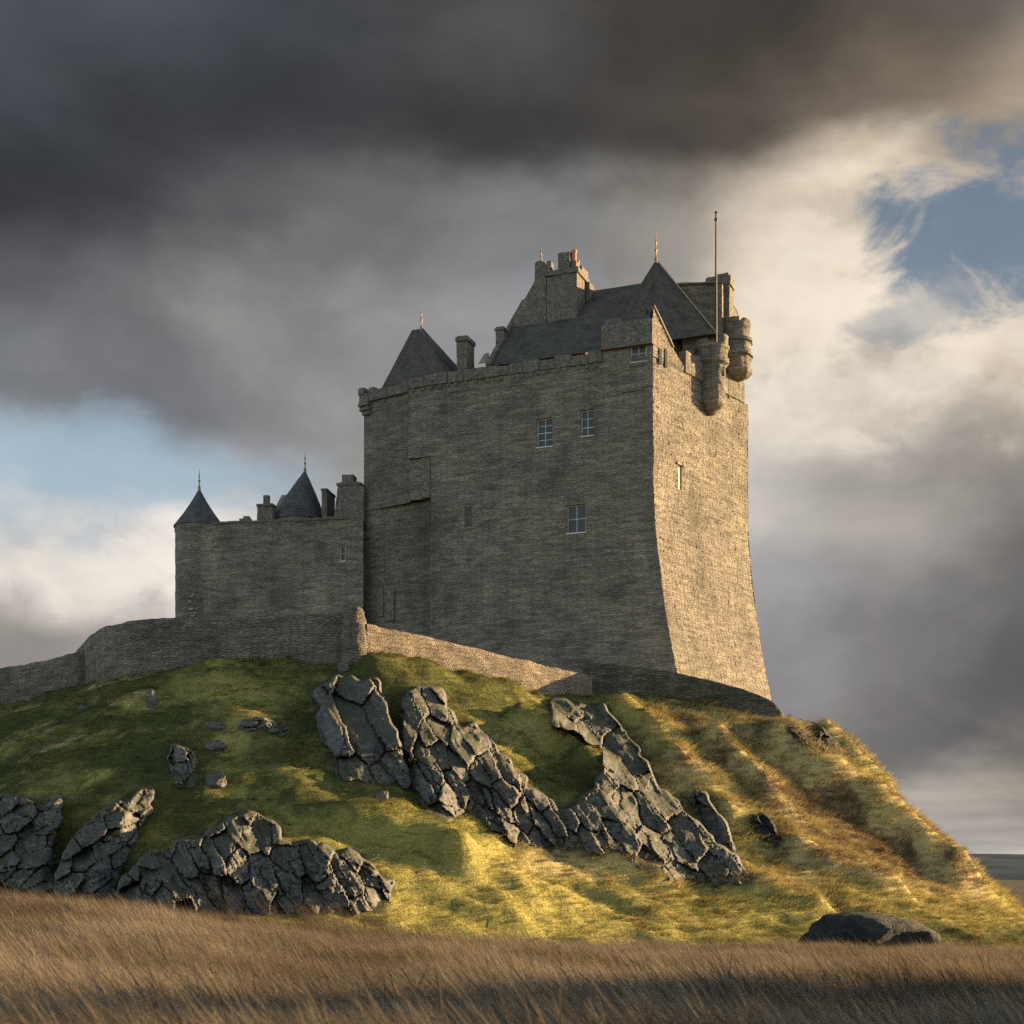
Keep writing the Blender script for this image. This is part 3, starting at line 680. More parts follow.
# left bay and lower recess (set back)
r0 = 0.95
blk = (s_of(383.5, r0), s_of(386.5, r0), zat(613, 129), zat(588, 129))
P_ = lambda s_, off: A + U * s_ + NB * off
def bay(off0, s1_, off1):
    p0 = P_(s_of(364, off0), off0); p1 = P_(s1_, off1); d = (p1 - p0); return p0, d.normalized(), Vector((d.y, -d.x)).normalized(), d.length
BA = bay(2.2, s409 - 0.24, 0.85); BB = bay(2.25, s430, 0.75)
sb_ = bmesh.new()
wall_patch(sb_, BA[0], BA[1], BA[2], 0.0, BA[3], zmid, ZT - 0.9, 0.17, (), 0.05, 0.10)
wall_patch(sb_, BB[0], BB[1], BB[2], 0.0, BB[3], 15, zmid, 0.17, (), 0.05, 0.14)
part('side_bay', sb_, M['stone_dark'], keep, uv=False, smooth=50)
def plate(p, q, z0, z1):   # vertical sheet between two plan points
    quad(wl, [V3(p, z0), V3(q, z0), V3(q, z1), V3(p, z1)])
r1 = 0.75
plate(P_(s430, r1), P_(s430, 0), 15, zmid); plate(P_(s430, 0.35), P_(s430, 0), zmid, zup)
plate(P_(s409, 1.7), P_(s409, 0), zup, ZT - 0.9); plate(P_(s409, 1.7), P_(s409, 0.35), zmid, zup)
plate(P_(s409 - 0.24, 0.85), P_(s409 - 0.24, 1.7), zmid, ZT - 0.9); plate(P_(s409 - 0.24, 1.7), P_(s409, 1.7), zmid, ZT - 0.9)
quad(wl, [V3(P_(s409, 0), zup), V3(P_(s430, 0), zup), V3(P_(s430, 0.35), zup), V3(P_(s409, 0.35), zup)])
quad(wl, [V3(P_(s409, 0.35), zmid), V3(P_(s430, 0.35), zmid), V3(P_(s430, r1), zmid), V3(P_(s409, r1), zmid)])
# sunlit face
sl1 = (w_of(658.3), w_of(661.0), zat(363, 120.6), zat(348, 120.6)); sl2 = (w_of(664.2), w_of(666.2), zat(366, 121.2), zat(348, 121.2))
slp = (w_of(678.0), w_of(681.6), zat(487, 122.6), zat(463, 122.6))
def st_none(s_, z): return 0
wall_patch(wl, B, V, MR, 0, LBC, 15, ZT - 1.0, 0.115, [slp], 0.12, 0.14, shift=lambda z: U * flare(z))
# hidden sides
BK = 24.0
Dk = A + NB * BK; Ck = Vector(((728 - 512) / F * 150, 150))
plate(BA[0], Dk, 15, ZT); plate(Dk, Ck, 15, ZT); plate(Ck, Cc, 37, ZT - 0.9)
for j in range(20):
    za_, zb_ = 15 + 22 * j / 20, 15 + 22 * (j + 1) / 20
    if j < 19: quad(wl, [V3(Cc, za_), V3(Cc + U * flare(za_), za_), V3(Cc + U * flare(zb_), zb_), V3(Cc, zb_)])
    quad(wl, [V3(Cc + U * flare(za_), za_), V3(Ck + U * flare(za_), za_), V3(Ck + U * flare(zb_), zb_), V3(Cc + U * flare(zb_), zb_)])
quad(wl, [V3(BA[0], ZT - 0.92), V3(P_(s409, 0.95), ZT - 0.92), V3(B, ZT - 0.92), V3(Cc, ZT - 0.92), V3(Ck, ZT - 0.92), V3(Dk, ZT - 0.92)])
bm = wl; uvl = bm.loops.layers.uv.verify()
for f in bm.faces:      # sheets without masonry UVs
    if all(lp[uvl].uv.length < 1e-6 for lp in f.loops):
        f.normal_update(); n = f.normal; t = Vector((-n.y, n.x, 0)) if abs(n.z) < 0.9 else Vector((1, 0, 0)); t.normalize(); v = n.cross(t)
        for lp in f.loops: lp[uvl].uv = (lp.vert.co.dot(t), lp.vert.co.z if abs(n.z) < 0.9 else lp.vert.co.dot(v))
part('wall', wl, M['stone'], keep, uv=False, smooth=50)

# pilaster strip beside the recess, string course on the left bay, blocked doorway
bm = bmesh.new(); box_on(bm, A, U, OUTN, s_of(420.5), s_of(430) - 0.03, -0.33, -0.10, zmid + 0.02, zup - 0.02); rough(bm, 0.03, 1.5, 0.4, 2, 0.03); part('pilaster', bm, M['stone_fine'], keep)
bm = bmesh.new(); box_on(bm, BA[0], BA[1], BA[2], -0.12, BA[3] - 0.02, -0.6, 0.06, zmid - 0.06, zmid + 0.10); rough(bm, 0.03, 1.5, 0.4, 3, 0.04); part('string_course', bm, M['stone_fine'], keep)
bm = bmesh.new()
zd0, zd1 = zat(614, 130), zat(586, 130)
lb = lambda px: (px - 364) / (430.5 - 364) * BB[3]
box_on(bm, BB[0], BB[1], BB[2], lb(377), lb(383), -0.05, 0.12, zd0, zd1)
box_on(bm, BB[0], BB[1], BB[2], lb(386.5), lb(393.5), -0.05, 0.16, zd0 - 0.5, zd1 - 0.3)
rough(bm, 0.04, 1.2, 0.35, 5, 0.04); part('blocked_doorway', bm, M['stone_fine'], keep)

# parapet: courses of uneven blocks on a corbelled ledge
bm = bmesh.new(); s_ = -0.45; i = 0
while s_ < BA[3] - 0.1:
    e = min(s_ + random.uniform(0.8, 1.8), BA[3]); box_on(bm, BA[0], BA[1], BA[2], s_ + 0.01, e - 0.01, -0.6, 0.2 + random.uniform(0, 0.05), ZT - 0.95, ZT + random.choice([-0.1, 0, 0.05, 0.25])); s_ = e
s_ = s409
segs = []
while s_ < LAB - 4.6:
    L = random.uniform(0.8, 2.0); e = min(s_ + L, LAB - 4.5); segs.append((s_, e)); s_ = e
for i, (a, b_) in enumerate(segs):
    top = ZT + random.choice([-0.12, 0, 0.0, 0.08, 0.3 if random.random() < 0.35 else 0.02]); base_off = 0.0
    box_on(bm, A, U, OUTN, a + 0.01, b_ - 0.01, base_off - 0.6, base_off + 0.16 + random.uniform(0, 0.05), ZT - 0.95 + random.uniform(-0.04, 0.04), top)
rough(bm, 0.05, 1.5, 0.4, 4, 0.05); part('parapet', bm, M['stone_fine'], keep)
s_ = s409 + 0.3
while s_ < LAB - 5:
    base_off = 0.0
    bm = bmesh.new(); box_on(bm, A, U, OUTN, s_, s_ + 0.34, base_off - 0.1, base_off + 0.13, ZT - 1.32, ZT - 0.97); rough(bm, 0.03, 2, 0.3, 8, 0.04); part('corbel', bm, M['stone_fine'], keep)
    s_ += random.uniform(0.65, 1.3)
# corner corbels at the far left
bm = bmesh.new()
for j, (ex, zz) in enumerate(((0.42, ZT - 0.95), (0.32, ZT - 1.35), (0.16, ZT - 1.7))):
    box_on(bm, BA[0], BA[1], BA[2], -ex, 0.8, -0.9, ex, zz - 0.36, zz - 0.02)
box_on(bm, BA[0], BA[1], BA[2], -0.45, 0.2, -0.7, 0.3, ZT - 0.2, ZT + 0.45); box_on(bm, BA[0], BA[1], BA[2], 0.75, 1.35, -0.5, 0.24, ZT - 0.2, ZT + 0.32)
rough(bm, 0.05, 1.5, 0.35, 6, 0.06); part('corner_corbel', bm, M['stone_fine'], keep)

# windows
def window(op, cols, rows, o2, d2, n2, parent, frame_mat='paint', inset=0.26, fw=0.085, st=None):
    a, b_, c_, d_ = op
    if st: a += st; b_ += st
    bm = bmesh.new()
    for (s0, s1, z0, z1) in ((a, b_, c_, c_ + fw), (a, b_, d_ - fw, d_), (a, a + fw, c_ + fw, d_ - fw), (b_ - fw, b_, c_ + fw, d_ - fw)):
        box_on(bm, o2, d2, n2, s0 + 0.003, s1 - 0.003, -inset - 0.1, -inset, z0 + 0.003, z1 - 0.003)
    mw = 0.05
    for i in range(1, cols):
        x = a + (b_ - a) * i / cols; box_on(bm, o2, d2, n2, x - mw / 2, x + mw / 2, -inset - 0.08, -inset - 0.012, c_ + fw, d_ - fw)
    for i in range(1, rows):
        z = c_ + (d_ - c_) * i / rows; m2 = mw * (1.5 if rows > 2 and i == rows // 2 else 1)
        box_on(bm, o2, d2, n2, a + fw, b_ - fw, -inset - 0.075, -inset - 0.02, z - m2 / 2, z + m2 / 2)
    box_on(bm, o2, d2, n2, a - 0.03, b_ + 0.03, -inset - 0.1, 0.05, c_ - 0.10, c_ - 0.003)
    fr = part('window', bm, M[frame_mat], parent)
    g_ = bmesh.new(); box_on(g_, o2, d2, n2, a + 0.02, b_ - 0.02, -inset - 0.07, -inset - 0.055, c_ + 0.02, d_ - 0.02); sub('pane', g_, M['glass'], fr)
    d2_ = bmesh.new(); box_on(d2_, o2, d2, n2, a - 0.1, b_ + 0.1, -1.2, -0.42, c_ - 0.1, d_ + 0.1); sub('interior', d2_, M['dark'], fr)
    return fr
window(WIN['a'], 2, 4, A, U, OUTN, keep); window(WIN['b'], 2, 3, A, U, OUTN, keep); window(WIN['c'], 2, 2, A, U, OUTN, keep)
window(WIN['slit'], 1, 2, A, U, OUTN, keep, 'oak', 0.2, 0.13)
# pale blocked loophole on the sunlit face
bm = bmesh.new(); box_on(bm, B, V, MR, slp[0] + 0.003, slp[1] - 0.003, -0.5, -0.10, slp[2] + 0.003, slp[3] - 0.003); part('blocked_loophole', bm, M['infill'], keep)
bm = bmesh.new()
box_on(bm, B, V, MR, slp[1] - 0.02, slp[1] + 0.30, 0.0, 0.2, slp[3] - 0.02, slp[3] + 0.35); box_on(bm, B, V, MR, slp[0] - 0.25, slp[1] - 0.03, 0.0, 0.14, slp[3] + 0.02, slp[3] + 0.24)
rough(bm, 0.03, 2, 0.2, 1, 0.03); part('hood_stone', bm, M['dressed'], keep)

# left hipped roof with finial
def fpz(px, off, z): s_ = s_of(px, off); return V3(A + NB * off + U * s_, z)
bm = bmesh.new()
e0, e1, e2, e3 = fp(378, 381, 2.2), fp(448, 371, 0.6), fp(489, 369, 7.5), fp(396, 379, 7.5)
for p in (e0, e1, e2, e3): p.z = 47.9
t0, t1 = fp(412, 330, 4.0), fp(423, 330, 4.0); t0.z = t1.z = zat(330, t0.y)
def slope(bm, a, b_, c_, d_, n=14, sag=0.0):
    uvl = bm.loops.layers.uv.verify(); g_ = []
    Lu = (b_ - a).length; Lv = (d_ - a).length
    for j in range(n + 1):
        v = j / n; row = []
        for i in range(n + 1):
            u_ = i / n; p = (a * (1 - u_) + b_ * u_) * (1 - v) + (d_ * (1 - u_) + c_ * u_) * v
            p = p + Vector((0, 0, -sag * math.sin(math.pi * v))) + Vector((0, 0, 0.05 * mn.noise(p * 0.8)))
            row.append(bm.verts.new(p))
        g_.append(row)
    for j in range(n):
        for i in range(n):
            q = [g_[j][i], g_[j][i + 1], g_[j + 1][i + 1], g_[j + 1][i]]
            if len({tuple(round(x, 5) for x in v.co) for v in q}) < 3: continue
            f = bm.faces.new(q)
            for lp, (ii, jj) in zip(f.loops, ((i, j), (i + 1, j), (i + 1, j + 1), (i, j + 1))): lp[uvl].uv = (Lu * ii / n, Lv * jj / n)
slope(bm, e0, e1, t1, t0); slope(bm, e1, e2, t1.copy(), t1); slope(bm, e2, e3, t0, t1); slope(bm, e3, e0, t0.copy(), t0)
bmesh.ops.remove_doubles(bm, verts=bm.verts, dist=0.001)
part('roof', bm, M['stone_slate'], keep, uv=False, smooth=30)
def finial(parent, p, h, mat_='brass', name='finial'):
    bm = bmesh.new()
    lathe(bm, p.x, p.y, [(0.15, p.z - 0.3), (0.12, p.z + 0.08 * h), (0.055, p.z + 0.12 * h), (0.05, p.z + 0.3 * h), (0.11, p.z + 0.34 * h), (0.12, p.z + 0.38 * h), (0.05, p.z + 0.43 * h), (0.045, p.z + 0.62 * h), (0.085, p.z + 0.66 * h), (0.04, p.z + 0.7 * h), (0.015, p.z + h)], 12)
    return part(name, bm, M[mat_], parent, uv=False, smooth=40)
finial(keep, (t0 + t1) / 2 + U.to_3d() * 0.4, 2.2)

# chimneys: stack, projecting cap, pots as sub-parts
def chimney(parent, px0, px1, off, dep, ytop, zbot, cap=0.16, capy=0.35, pots=(), mat_='stone_fine', bev=0.05, name='chimney'):
    s0, s1 = s_of(px0, off), s_of(px1, off); p = A + NB * off + U * ((s0 + s1) / 2); zt = zat(ytop, p.y)
    bm = bmesh.new(); o2 = A + NB * off
    box_on(bm, o2, U, OUTN, s0, s1, -dep, 0, zbot, zt - capy - 0.02)
    box_on(bm, o2, U, OUTN, s0 - cap, s1 + cap, -dep - cap, cap, zt - capy, zt - 0.08); box_on(bm, o2, U, OUTN, s0 + 0.02, s1 - 0.02, -dep + 0.02, -0.02, zt - 0.06, zt + 0.06)
    rough(bm, 0.04, 1.6, 0.35, px0, bev); st_ = part(name, bm, M[mat_], parent)
    for fr_, h, r in pots:
        q = o2 + U * (s0 + (s1 - s0) * fr_) - OUTN * (-dep * 0.0) + NB * dep * 0.5; b2 = bmesh.new()
        lathe(b2, q.x, q.y, [(r * 0.9, zt + 0.04), (r, zt + 0.1), (r * 0.8, zt + 0.2), (r * 0.72, zt + h * 0.85), (r * 0.95, zt + h * 0.9), (r * 0.9, zt + h)], 16)
        sub('chimney_pot', b2, M['terracotta'], st_, uv=False, smooth=40)
    return st_
chimney(keep, 456.5, 467, 2.0, 1.7, 336, 46.8, 0.1, 0.45)
chimney(keep, 495.5, 504, 4.0, 0.8, 327, 49.0, 0.08, 0.3)

# main roof: long front slope, verge on the left, ridge ten metres back
RO = 10.0
bm = bmesh.new()
ra = fp(488, 362, 0.8); zE = 48.6; ra.z = zE
rb = fpz(606, 0.8, zE); zR = zat(291, fp(592, 290, RO).y)
rc = fpz(655, RO, zR); rd = V3(A + NB * RO + U * s_of(488, 0.8), zR)
slope(bm, ra, rb, rc, rd, 24)
back_a = V3(A + NB * 19 + U * s_of(488, 0.8), zE); back_b = V3(A + NB * 19 + U * (s_of(606, 0.8)), zE)
slope(bm, back_b, back_a, rd.copy(), rc.copy(), 10)
bm.faces.new([bm.verts.new(p) for p in (ra, rd, back_a)])
part('roof', bm, M['stone_slate'], keep, uv=False, smooth=40)
# verge coping on the left gable
def bar(bm, p, q, wd, ht, up=Vector((0, 0, 1))):
    d = (q - p).normalized(); sd = d.cross(up).normalized(); u_ = sd.cross(d).normalized()
    c4 = lambda c_: [c_ - sd * wd / 2, c_ + sd * wd / 2, c_ + sd * wd / 2 + u_ * ht, c_ - sd * wd / 2 + u_ * ht]
    hexa(bm, c4(p), c4(q))
bm = bmesh.new(); bar(bm, ra - Vector((0, 0, 0.1)), rd - Vector((0, 0, 0.1)), 0.4, 0.32); rough(bm, 0.03, 1.5, 0.4, 3, 0.04); part('verge_coping', bm, M['stone_fine'], keep)
bm = bmesh.new(); bm_p = fp(478, 364, 1.4); hexa(bm, [bm_p, fp(488, 363, 1.4), fp(489, 363, 2.4), fp(480, 363, 2.4)], [fp(484, 354, 1.6), fp(488, 353, 1.6), fp(489, 353, 2.2), fp(486, 353, 2.2)]); part('skew_stone', bm, M['dressed'], keep)

# great gable chimney: shoulder, stack, battlemented top, pots
CO_ = 6.2
bm = bmesh.new(); o2 = A + NB * CO_
sh = [fp(521, 305, CO_), fp(534.5, 281, CO_), fp(534.5, 263, CO_), fp(537, 260.5, CO_), fp(543, 261, CO_), fp(546, 264, CO_), fp(546.5, 350, CO_), fp(509, 350, CO_), fp(509, 325, CO_)]
hexa(bm, sh, [p + NB.to_3d() * 2.6 for p in sh]); rough(bm, 0.04, 1.5, 0.35, 9, 0.05); part('gable_shoulder', bm, M['stone_fine'], keep)
bm = bmesh.new(); zc = zat(275, (A + NB * CO_ + U * s_of(560, CO_)).y)
sa, sb = s_of(546.5, CO_) + 0.02, s_of(577, CO_)
box_on(bm, o2, U, OUTN, sa, sb, -3.0, 0.03, 49.5, zc); box_on(bm, o2, U, OUTN, sa - 0.02, sb + 0.18, -3.15, 0.16, zc + 0.01, zc + 0.5)
zk = zc + 0.5
for (x0, x1, h) in ((546.8, 550.5, 0.95), (558, 570, 1.5), (571.5, 576.5, 0.6)):
    box_on(bm, o2, U, OUTN, s_of(x0, CO_), s_of(x1, CO_), -0.9, 0.08, zk + 0.01, zk + h)
box_on(bm, o2, U, OUTN, sb - 0.55, sb + 0.1, -2.9, -1.1, zk + 0.01, zk + 0.55)
rough(bm, 0.05, 1.5, 0.35, 12, 0.05); gc = part('chimney', bm, M['stone_fine'], keep)
for (px_, off_, h, r) in ((574, CO_ + 0.5, 1.75, 0.30), (577.5, CO_ + 1.3, 1.1, 0.24), (579, CO_ + 2.2, 0.95, 0.24)):
    s_ = s_of(px_, off_); q = A + NB * off_ + U * min(s_, sb - 0.25); b2 = bmesh.new()
    lathe(b2, q.x, q.y, [(r * 0.95, zk), (r, zk + 0.12), (r * 0.8, zk + 0.22), (r * 0.72, zk + h * 0.85), (r * 0.95, zk + h * 0.9), (r * 0.9, zk + h)], 16); sub('chimney_pot', b2, M['terracotta'], gc, uv=False, smooth=40)
finial(keep, fp(541, 261, CO_ + 1.0), 1.25)
bm = bmesh.new(); q1, q2 = s_of(579, CO_) + 0.2, s_of(592, CO_ + 4) ; box_on(bm, A + NB * (CO_ + 2.4), U, OUTN, sb + 0.03, sb + 0.42, -1.4, 0, 52, zat(283, 131.5)); rough(bm, 0.04, 1.5, 0.35, 2, 0.08); part('stack_shoulder', bm, M['stone_fine'], keep)

# upper storey wall on the right, shaded side to the viewer, with the roof behind it
W1 = P_(s_of(645, 7.6), 7.6); W2 = P_(s_of(722, 11.3), 11.3)
DW = (W2 - W1); LW = DW.length; DW = DW.normalized(); NW = Vector((DW.y, -DW.x))
z1_, z2_ = zat(287, W1.y), zat(283.5, W2.y)
bm = bmesh.new(); uvl = bm.loops.layers.uv.verify(); nS, nZ = 60, 48; g_ = []
for j in range(nZ + 1):
    row = []
    for i in range(nS + 1):
        s_ = LW * i / nS; zt = z1_ + (z2_ - z1_) * i / nS; z = 46.8 + (zt - 46.8) * j / nZ
        p = W1 + DW * s_ + NW * (0.04 * stone_h(s_, z) + 0.05 * mn.noise(Vector((s_, z, 0)) * 0.5)); row.append(bm.verts.new((p.x, p.y, z)))
    g_.append(row)
for j in range(nZ):
    for i in range(nS):
        f = bm.faces.new((g_[j][i], g_[j][i + 1], g_[j + 1][i + 1], g_[j + 1][i]))
        for lp in f.loops:
            p2 = Vector((lp.vert.co.x, lp.vert.co.y)) - W1; lp[uvl].uv = (p2.dot(DW), lp.vert.co.z)
bk1, bk2 = W1 + NB * 9, W2 + NB * 9
f = quad(bm, [V3(W2, 46.8), V3(bk2, 46.8), V3(bk2, z2_ - 0.2), V3(W2, z2_)])
for lp in f.loops: lp[uvl].uv = ((Vector((lp.vert.co.x, lp.vert.co.y)) - W2).dot(NB), lp.vert.co.z)
part('upper_wall', bm, M['stone_fine'], keep, uv=False, smooth=60)
bm = bmesh.new(); slope(bm, V3(W1 - NW * -0.15, z1_ + 0.02), V3(W2 - NW * -0.15, z2_ + 0.02), V3(bk2, z2_ - 0.6), V3(bk1, z1_ + 0.9), 10); part('upper_roof', bm, M['stone_slate'], keep, uv=False, smooth=50)
def on_w(px, py, off=0.0):
    o_ = W1 + NW * off; k_ = (px - 512) / F; s_ = (k_ * o_.y - o_.x) / (DW.x - k_ * DW.y); p = o_ + DW * s_; return Vector((p.x, p.y, zat(py, p.y)))
# ridge coping blocks
bm = bmesh.new(); bar(bm, V3(W1, z1_), V3(W2, z2_), 0.45, 0.16); rough(bm, 0.04, 1.7, 0.35, 5, 0.03); part('wall_coping', bm, M['stone_fine'], keep)
# big pointed roof: its right-hand slope catches the sun as a thin line; a narrow upright flue stands beside the gable
def fpo_(px, py, off): p = fp(px, py, off); return p
ap = fp(656, 259.5, 6.8); pl_ = fp(598, 352, 2.6); pr_ = fp(715.5, 333, 9.9)
bl_ = pl_ + NB.to_3d() * 8.0; br_ = pr_ + NB.to_3d() * 2.6
bm = bmesh.new(); slope(bm, pl_, pr_, ap.copy(), ap, 26); slope(bm, pr_, br_, ap.copy(), ap, 14); slope(bm, br_, bl_, ap.copy(), ap, 8); slope(bm, bl_, pl_, ap.copy(), ap, 10)
bmesh.ops.remove_doubles(bm, verts=bm.verts, dist=0.001); part('pointed_roof', bm, M['slate_brown'], keep, uv=False, smooth=25)
bm = bmesh.new(); bar(bm, ap + Vector((0, 0, -0.1)), pr_, 0.16, 0.12); rough(bm, 0.015, 1.7, 0.4, 5, 0.02); part('hip_coping', bm, M['dressed'], keep)
bm = bmesh.new(); s0 = (Vector(on_w(681.5, 340, 0.0).to_2d()) - W1).dot(DW); box_on(bm, W1, DW, NW, s0 - 0.06, s0 + 0.12, 0.0, 0.5, 46.9, on_w(682, 315, 0.5).z); rough(bm, 0.02, 1.7, 0.35, 5, 0.02); part('flue', bm, M['stone_fine'], keep)
finial(keep, ap + Vector((0, 0, -0.05)), 2.45)
# right end chimney
oR = 12.2
s0, s1 = s_of(706, oR), s_of(729.5, oR); p = A + NB * oR + U * ((s0 + s1) / 2); zt = zat(275.5, p.y)
bm = bmesh.new(); o2 = A + NB * oR
box_on(bm, o2, U, OUTN, s0, s1, -1.7, 0.0, 47, zt - 0.95); box_on(bm, o2, U, OUTN, s0 - 0.04, s1 + 0.12, -1.8, 0.1, zt - 0.93, zt - 0.12); box_on(bm, o2, U, OUTN, s0 + 0.05, s0 + 0.9, -1.5, -0.05, zt - 0.1, zt - 0.0); box_on(bm, o2, U, OUTN, s0 + 1.0, s1 - 0.1, -1.5, 0.02, zt - 0.1, zt + 0.14)
rough(bm, 0.06, 1.5, 0.35, 21, 0.08); part('chimney', bm, M['stone_fine'], keep)

# corner cap-house on the near corner: corbelled band, window, little roof, gable rising on the sunlit side
s602, s652 = s_of(602), LAB
zb0, zb1 = zat(345, 120.5), zat(321, 120.5)
bm = bmesh.new(); cw = (s_of(630.5), s_of(646.5), zat(361.5, 120.5), zat(345.5, 120.5))
box_on(bm, A, U, OUTN, s602, LAB + 0.02, -1.2, 0.30, zb0 + 0.12, zb1); box_on(bm, A, U, OUTN, s602 - 0.05, LAB + 0.06, -1.2, 0.42, zb0 - 0.14, zb0 + 0.1)
box_on(bm, A, U, OUTN, s602 + 0.3, s602 + 1.5, -1.0, 0.2, zb1 + 0.02, zb1 + 0.45)
rough(bm, 0.05, 1.4, 0.35, 14, 0.05); part('cap_band', bm, M['stone_fine'], keep)
bm = bmesh.new(); wall_patch(bm, A, U, OUTN, LAB - 4.6, LAB, ZT - 0.9, zb0 - 0.14, 0.17, [cw], 0.05, 0.04); part('cap_wall', bm, M['stone'], keep, uv=False, smooth=50)
window(cw, 2, 2, A, U, OUTN, keep, 'greypaint', 0.1, 0.12)
for (x0, x1, pr_, za_, zb_) in ((629, 647, 0.1, 0.36, 0.15), (622, 643, 0.16, 2.5, 2.28)):
    bm = bmesh.new(); box_on(bm, A, U, OUTN, s_of(x0), s_of(x1), -0.03, pr_, cw[2] - za_, cw[2] - zb_); rough(bm, 0.04, 2, 0.3, 3, 0.03); part('ledge', bm, M['stone_fine'], keep)
# raking gable on the sunlit side
zg = zat(305.5, 120); wg = w_of(688)
rake = [(0.0, zg), (0.5, zg - 0.35), (wg, ZT - 1.0), (wg, ZT - 1.05), (0.0, ZT - 1.05)]
bm = bmesh.new(); uvl = bm.loops.layers.uv.verify(); n = 44; g_ = []
for i in range(n + 1):
    s_ = wg * i / n; top = np.interp(s_, [0, wg * 0.55, wg], [zg, zg - (zg - ZT + 1.0) * 0.62, ZT - 0.99]); row = []
    for j in range(31):
        z = ZT - 1.0 + (top - ZT + 1.0) * j / 30; p = B + V * s_ + MR * (0.09 * stone_h(s_, z) + 0.02); row.append(bm.verts.new((p.x, p.y, z)))
    g_.append(row)
for i in range(n):
    for j in range(30):
        q = (g_[i][j], g_[i + 1][j], g_[i + 1][j + 1], g_[i][j + 1]); f = bm.faces.new(q)
        for lp in f.loops: lp[uvl].uv = ((Vector((lp.vert.co.x, lp.vert.co.y)) - B).dot(V), lp.vert.co.z)
ins = Vector((-MR.x, -MR.y, 0)) * 0.7
for i in range(n):      # top and inner side
    a, b_ = g_[i][30], g_[i + 1][30]; f = bm.faces.new([a, b_, bm.verts.new(b_.co + ins), bm.verts.new(a.co + ins)])
    c_, d_ = g_[i][0], g_[i + 1][0]; f2 = bm.faces.new([bm.verts.new(x) for x in (d_.co + ins, c_.co + ins, a.co + ins, b_.co + ins)])
    for ff in (f, f2):
        for lp in ff.loops: lp[uvl].uv = (lp.vert.co.x, lp.vert.co.z)
part('gable', bm, M['stone'], keep, uv=False, smooth=50)
bm = bmesh.new()
for (x0, x1, z0, z1) in (sl1, sl2): box_on(bm, B, V, MR, x0, x1, 0.0, 0.085, z0, z1)
part('loophole', bm, M['dark'], keep)
bm = bmesh.new(); bar(bm, V3(B + MR * -0.25, zg - 0.05), V3(B + V * wg * 0.55 + MR * -0.25, zg - (zg - ZT + 1.0) * 0.62 - 0.05), 0.8, 0.14); rough(bm, 0.03, 2, 0.3, 7, 0.03); part('gable_coping', bm, M['dressed'], keep)
# cap roofs
bm = bmesh.new()
ce0, ce1 = V3(A + U * (s_of(614)) + OUTN * 0.2, zb1), V3(A + U * (LAB - 0.25) + OUTN * 0.2, zb1)
cr0, cr1 = V3(A + U * (s_of(640)) + NB * 1.6, zg - 0.15), V3(B - MR * 0.35 + V * 0.3, zg - 0.15)
slope(bm, ce0, ce1, cr1, cr0, 10); slope(bm, V3(A + U * s_of(614) + NB * 3.6, zb1), ce0, cr0.copy(), cr0, 8)
slope(bm, ce1, V3(B + V * 3.2 - MR * 0.5, zb1 - 1), cr1.copy(), cr1, 8)
part('roof', bm, M['slate'], keep, uv=False, smooth=40)

# parapet on the sunlit side between gable and turret
bm = bmesh.new(); s_ = wg - 0.6
while s_ < LBC - 1.0:
    e = min(s_ + random.uniform(0.7, 1.3), LBC - 0.9); box_on(bm, B, V, MR, s_ + 0.008, e - 0.008, -0.65, 0.14, ZT - 0.98, ZT + 0.9 + random.uniform(-0.1, 0.15)); s_ = e
rough(bm, 0.05, 1.5, 0.35, 17, 0.05); part('parapet', bm, M['stone_fine'], keep)
# round turrets
def turret(cx, cy, tiers, name, crenels=(), slit=None):
    bm = bmesh.new(); lathe(bm, cx, cy, dense(tiers, 0.13), 64, amp=0.11)
    o_ = part(name, bm, M['stone'], keep, uv=False, smooth=45)
    for (a0_, a1_, r0_, r1_, z0_, z1_) in crenels:
        b2 = bmesh.new(); n = 6
        ri = [Vector((cx + r0_ * math.cos(a0_ + (a1_ - a0_) * i / n), cy + r0_ * math.sin(a0_ + (a1_ - a0_) * i / n), z0_)) for i in range(n + 1)]
        ro = [Vector((cx + r1_ * math.cos(a0_ + (a1_ - a0_) * i / n), cy + r1_ * math.sin(a0_ + (a1_ - a0_) * i / n), z0_)) for i in range(n + 1)]
        lo = ri + ro[::-1]; hexa(b2, lo, [p + Vector((0, 0, z1_ - z0_)) for p in lo]); rough(b2, 0.05, 2, 0.3, a0_, 0.04); sub('merlon', b2, M['stone_fine'], o_)
    return o_
bp_ = B + V * w_of(711.5, 0.25) + MR * 0.25; yb = bp_.y
zz = lambda py: zat(py, yb - 1.2)
rb_ = 14.2 / F * yb
turret(bp_.x, bp_.y, [(0.25, zz(411)), (rb_ * 0.62, zz(406)), (rb_ * 0.95, zz(401)), (rb_ * 0.98, zz(363)), (rb_ * 1.22, zz(360.5)), (rb_ * 1.22, zz(356)), (rb_ * 1.12, zz(355)), (rb_ * 1.12, zz(347)), (rb_ * 1.2, zz(346)), (rb_ * 1.2, zz(343)), (rb_ * 0.8, zz(342.5))], 'turret',
       [(-0.9, 0.15, rb_ * 0.8, rb_ * 1.18, zz(343.2), zz(333)), (0.6, 1.6, rb_ * 0.8, rb_ * 1.15, zz(343.2), zz(335)), (3.4, 4.3, rb_ * 0.8, rb_ * 1.15, zz(343.2), zz(338))])
bm = bmesh.new(); a_ = -0.62; q = Vector((bp_.x + rb_ * 0.96 * math.cos(a_), bp_.y + rb_ * 0.96 * math.sin(a_))); box_on(bm, q, Vector((-math.sin(a_), math.cos(a_))), Vector((math.cos(a_), math.sin(a_))), -0.12, 0.12, -0.2, 0.06, zz(374), zz(365)); part('loophole', bm, M['dark'], keep)
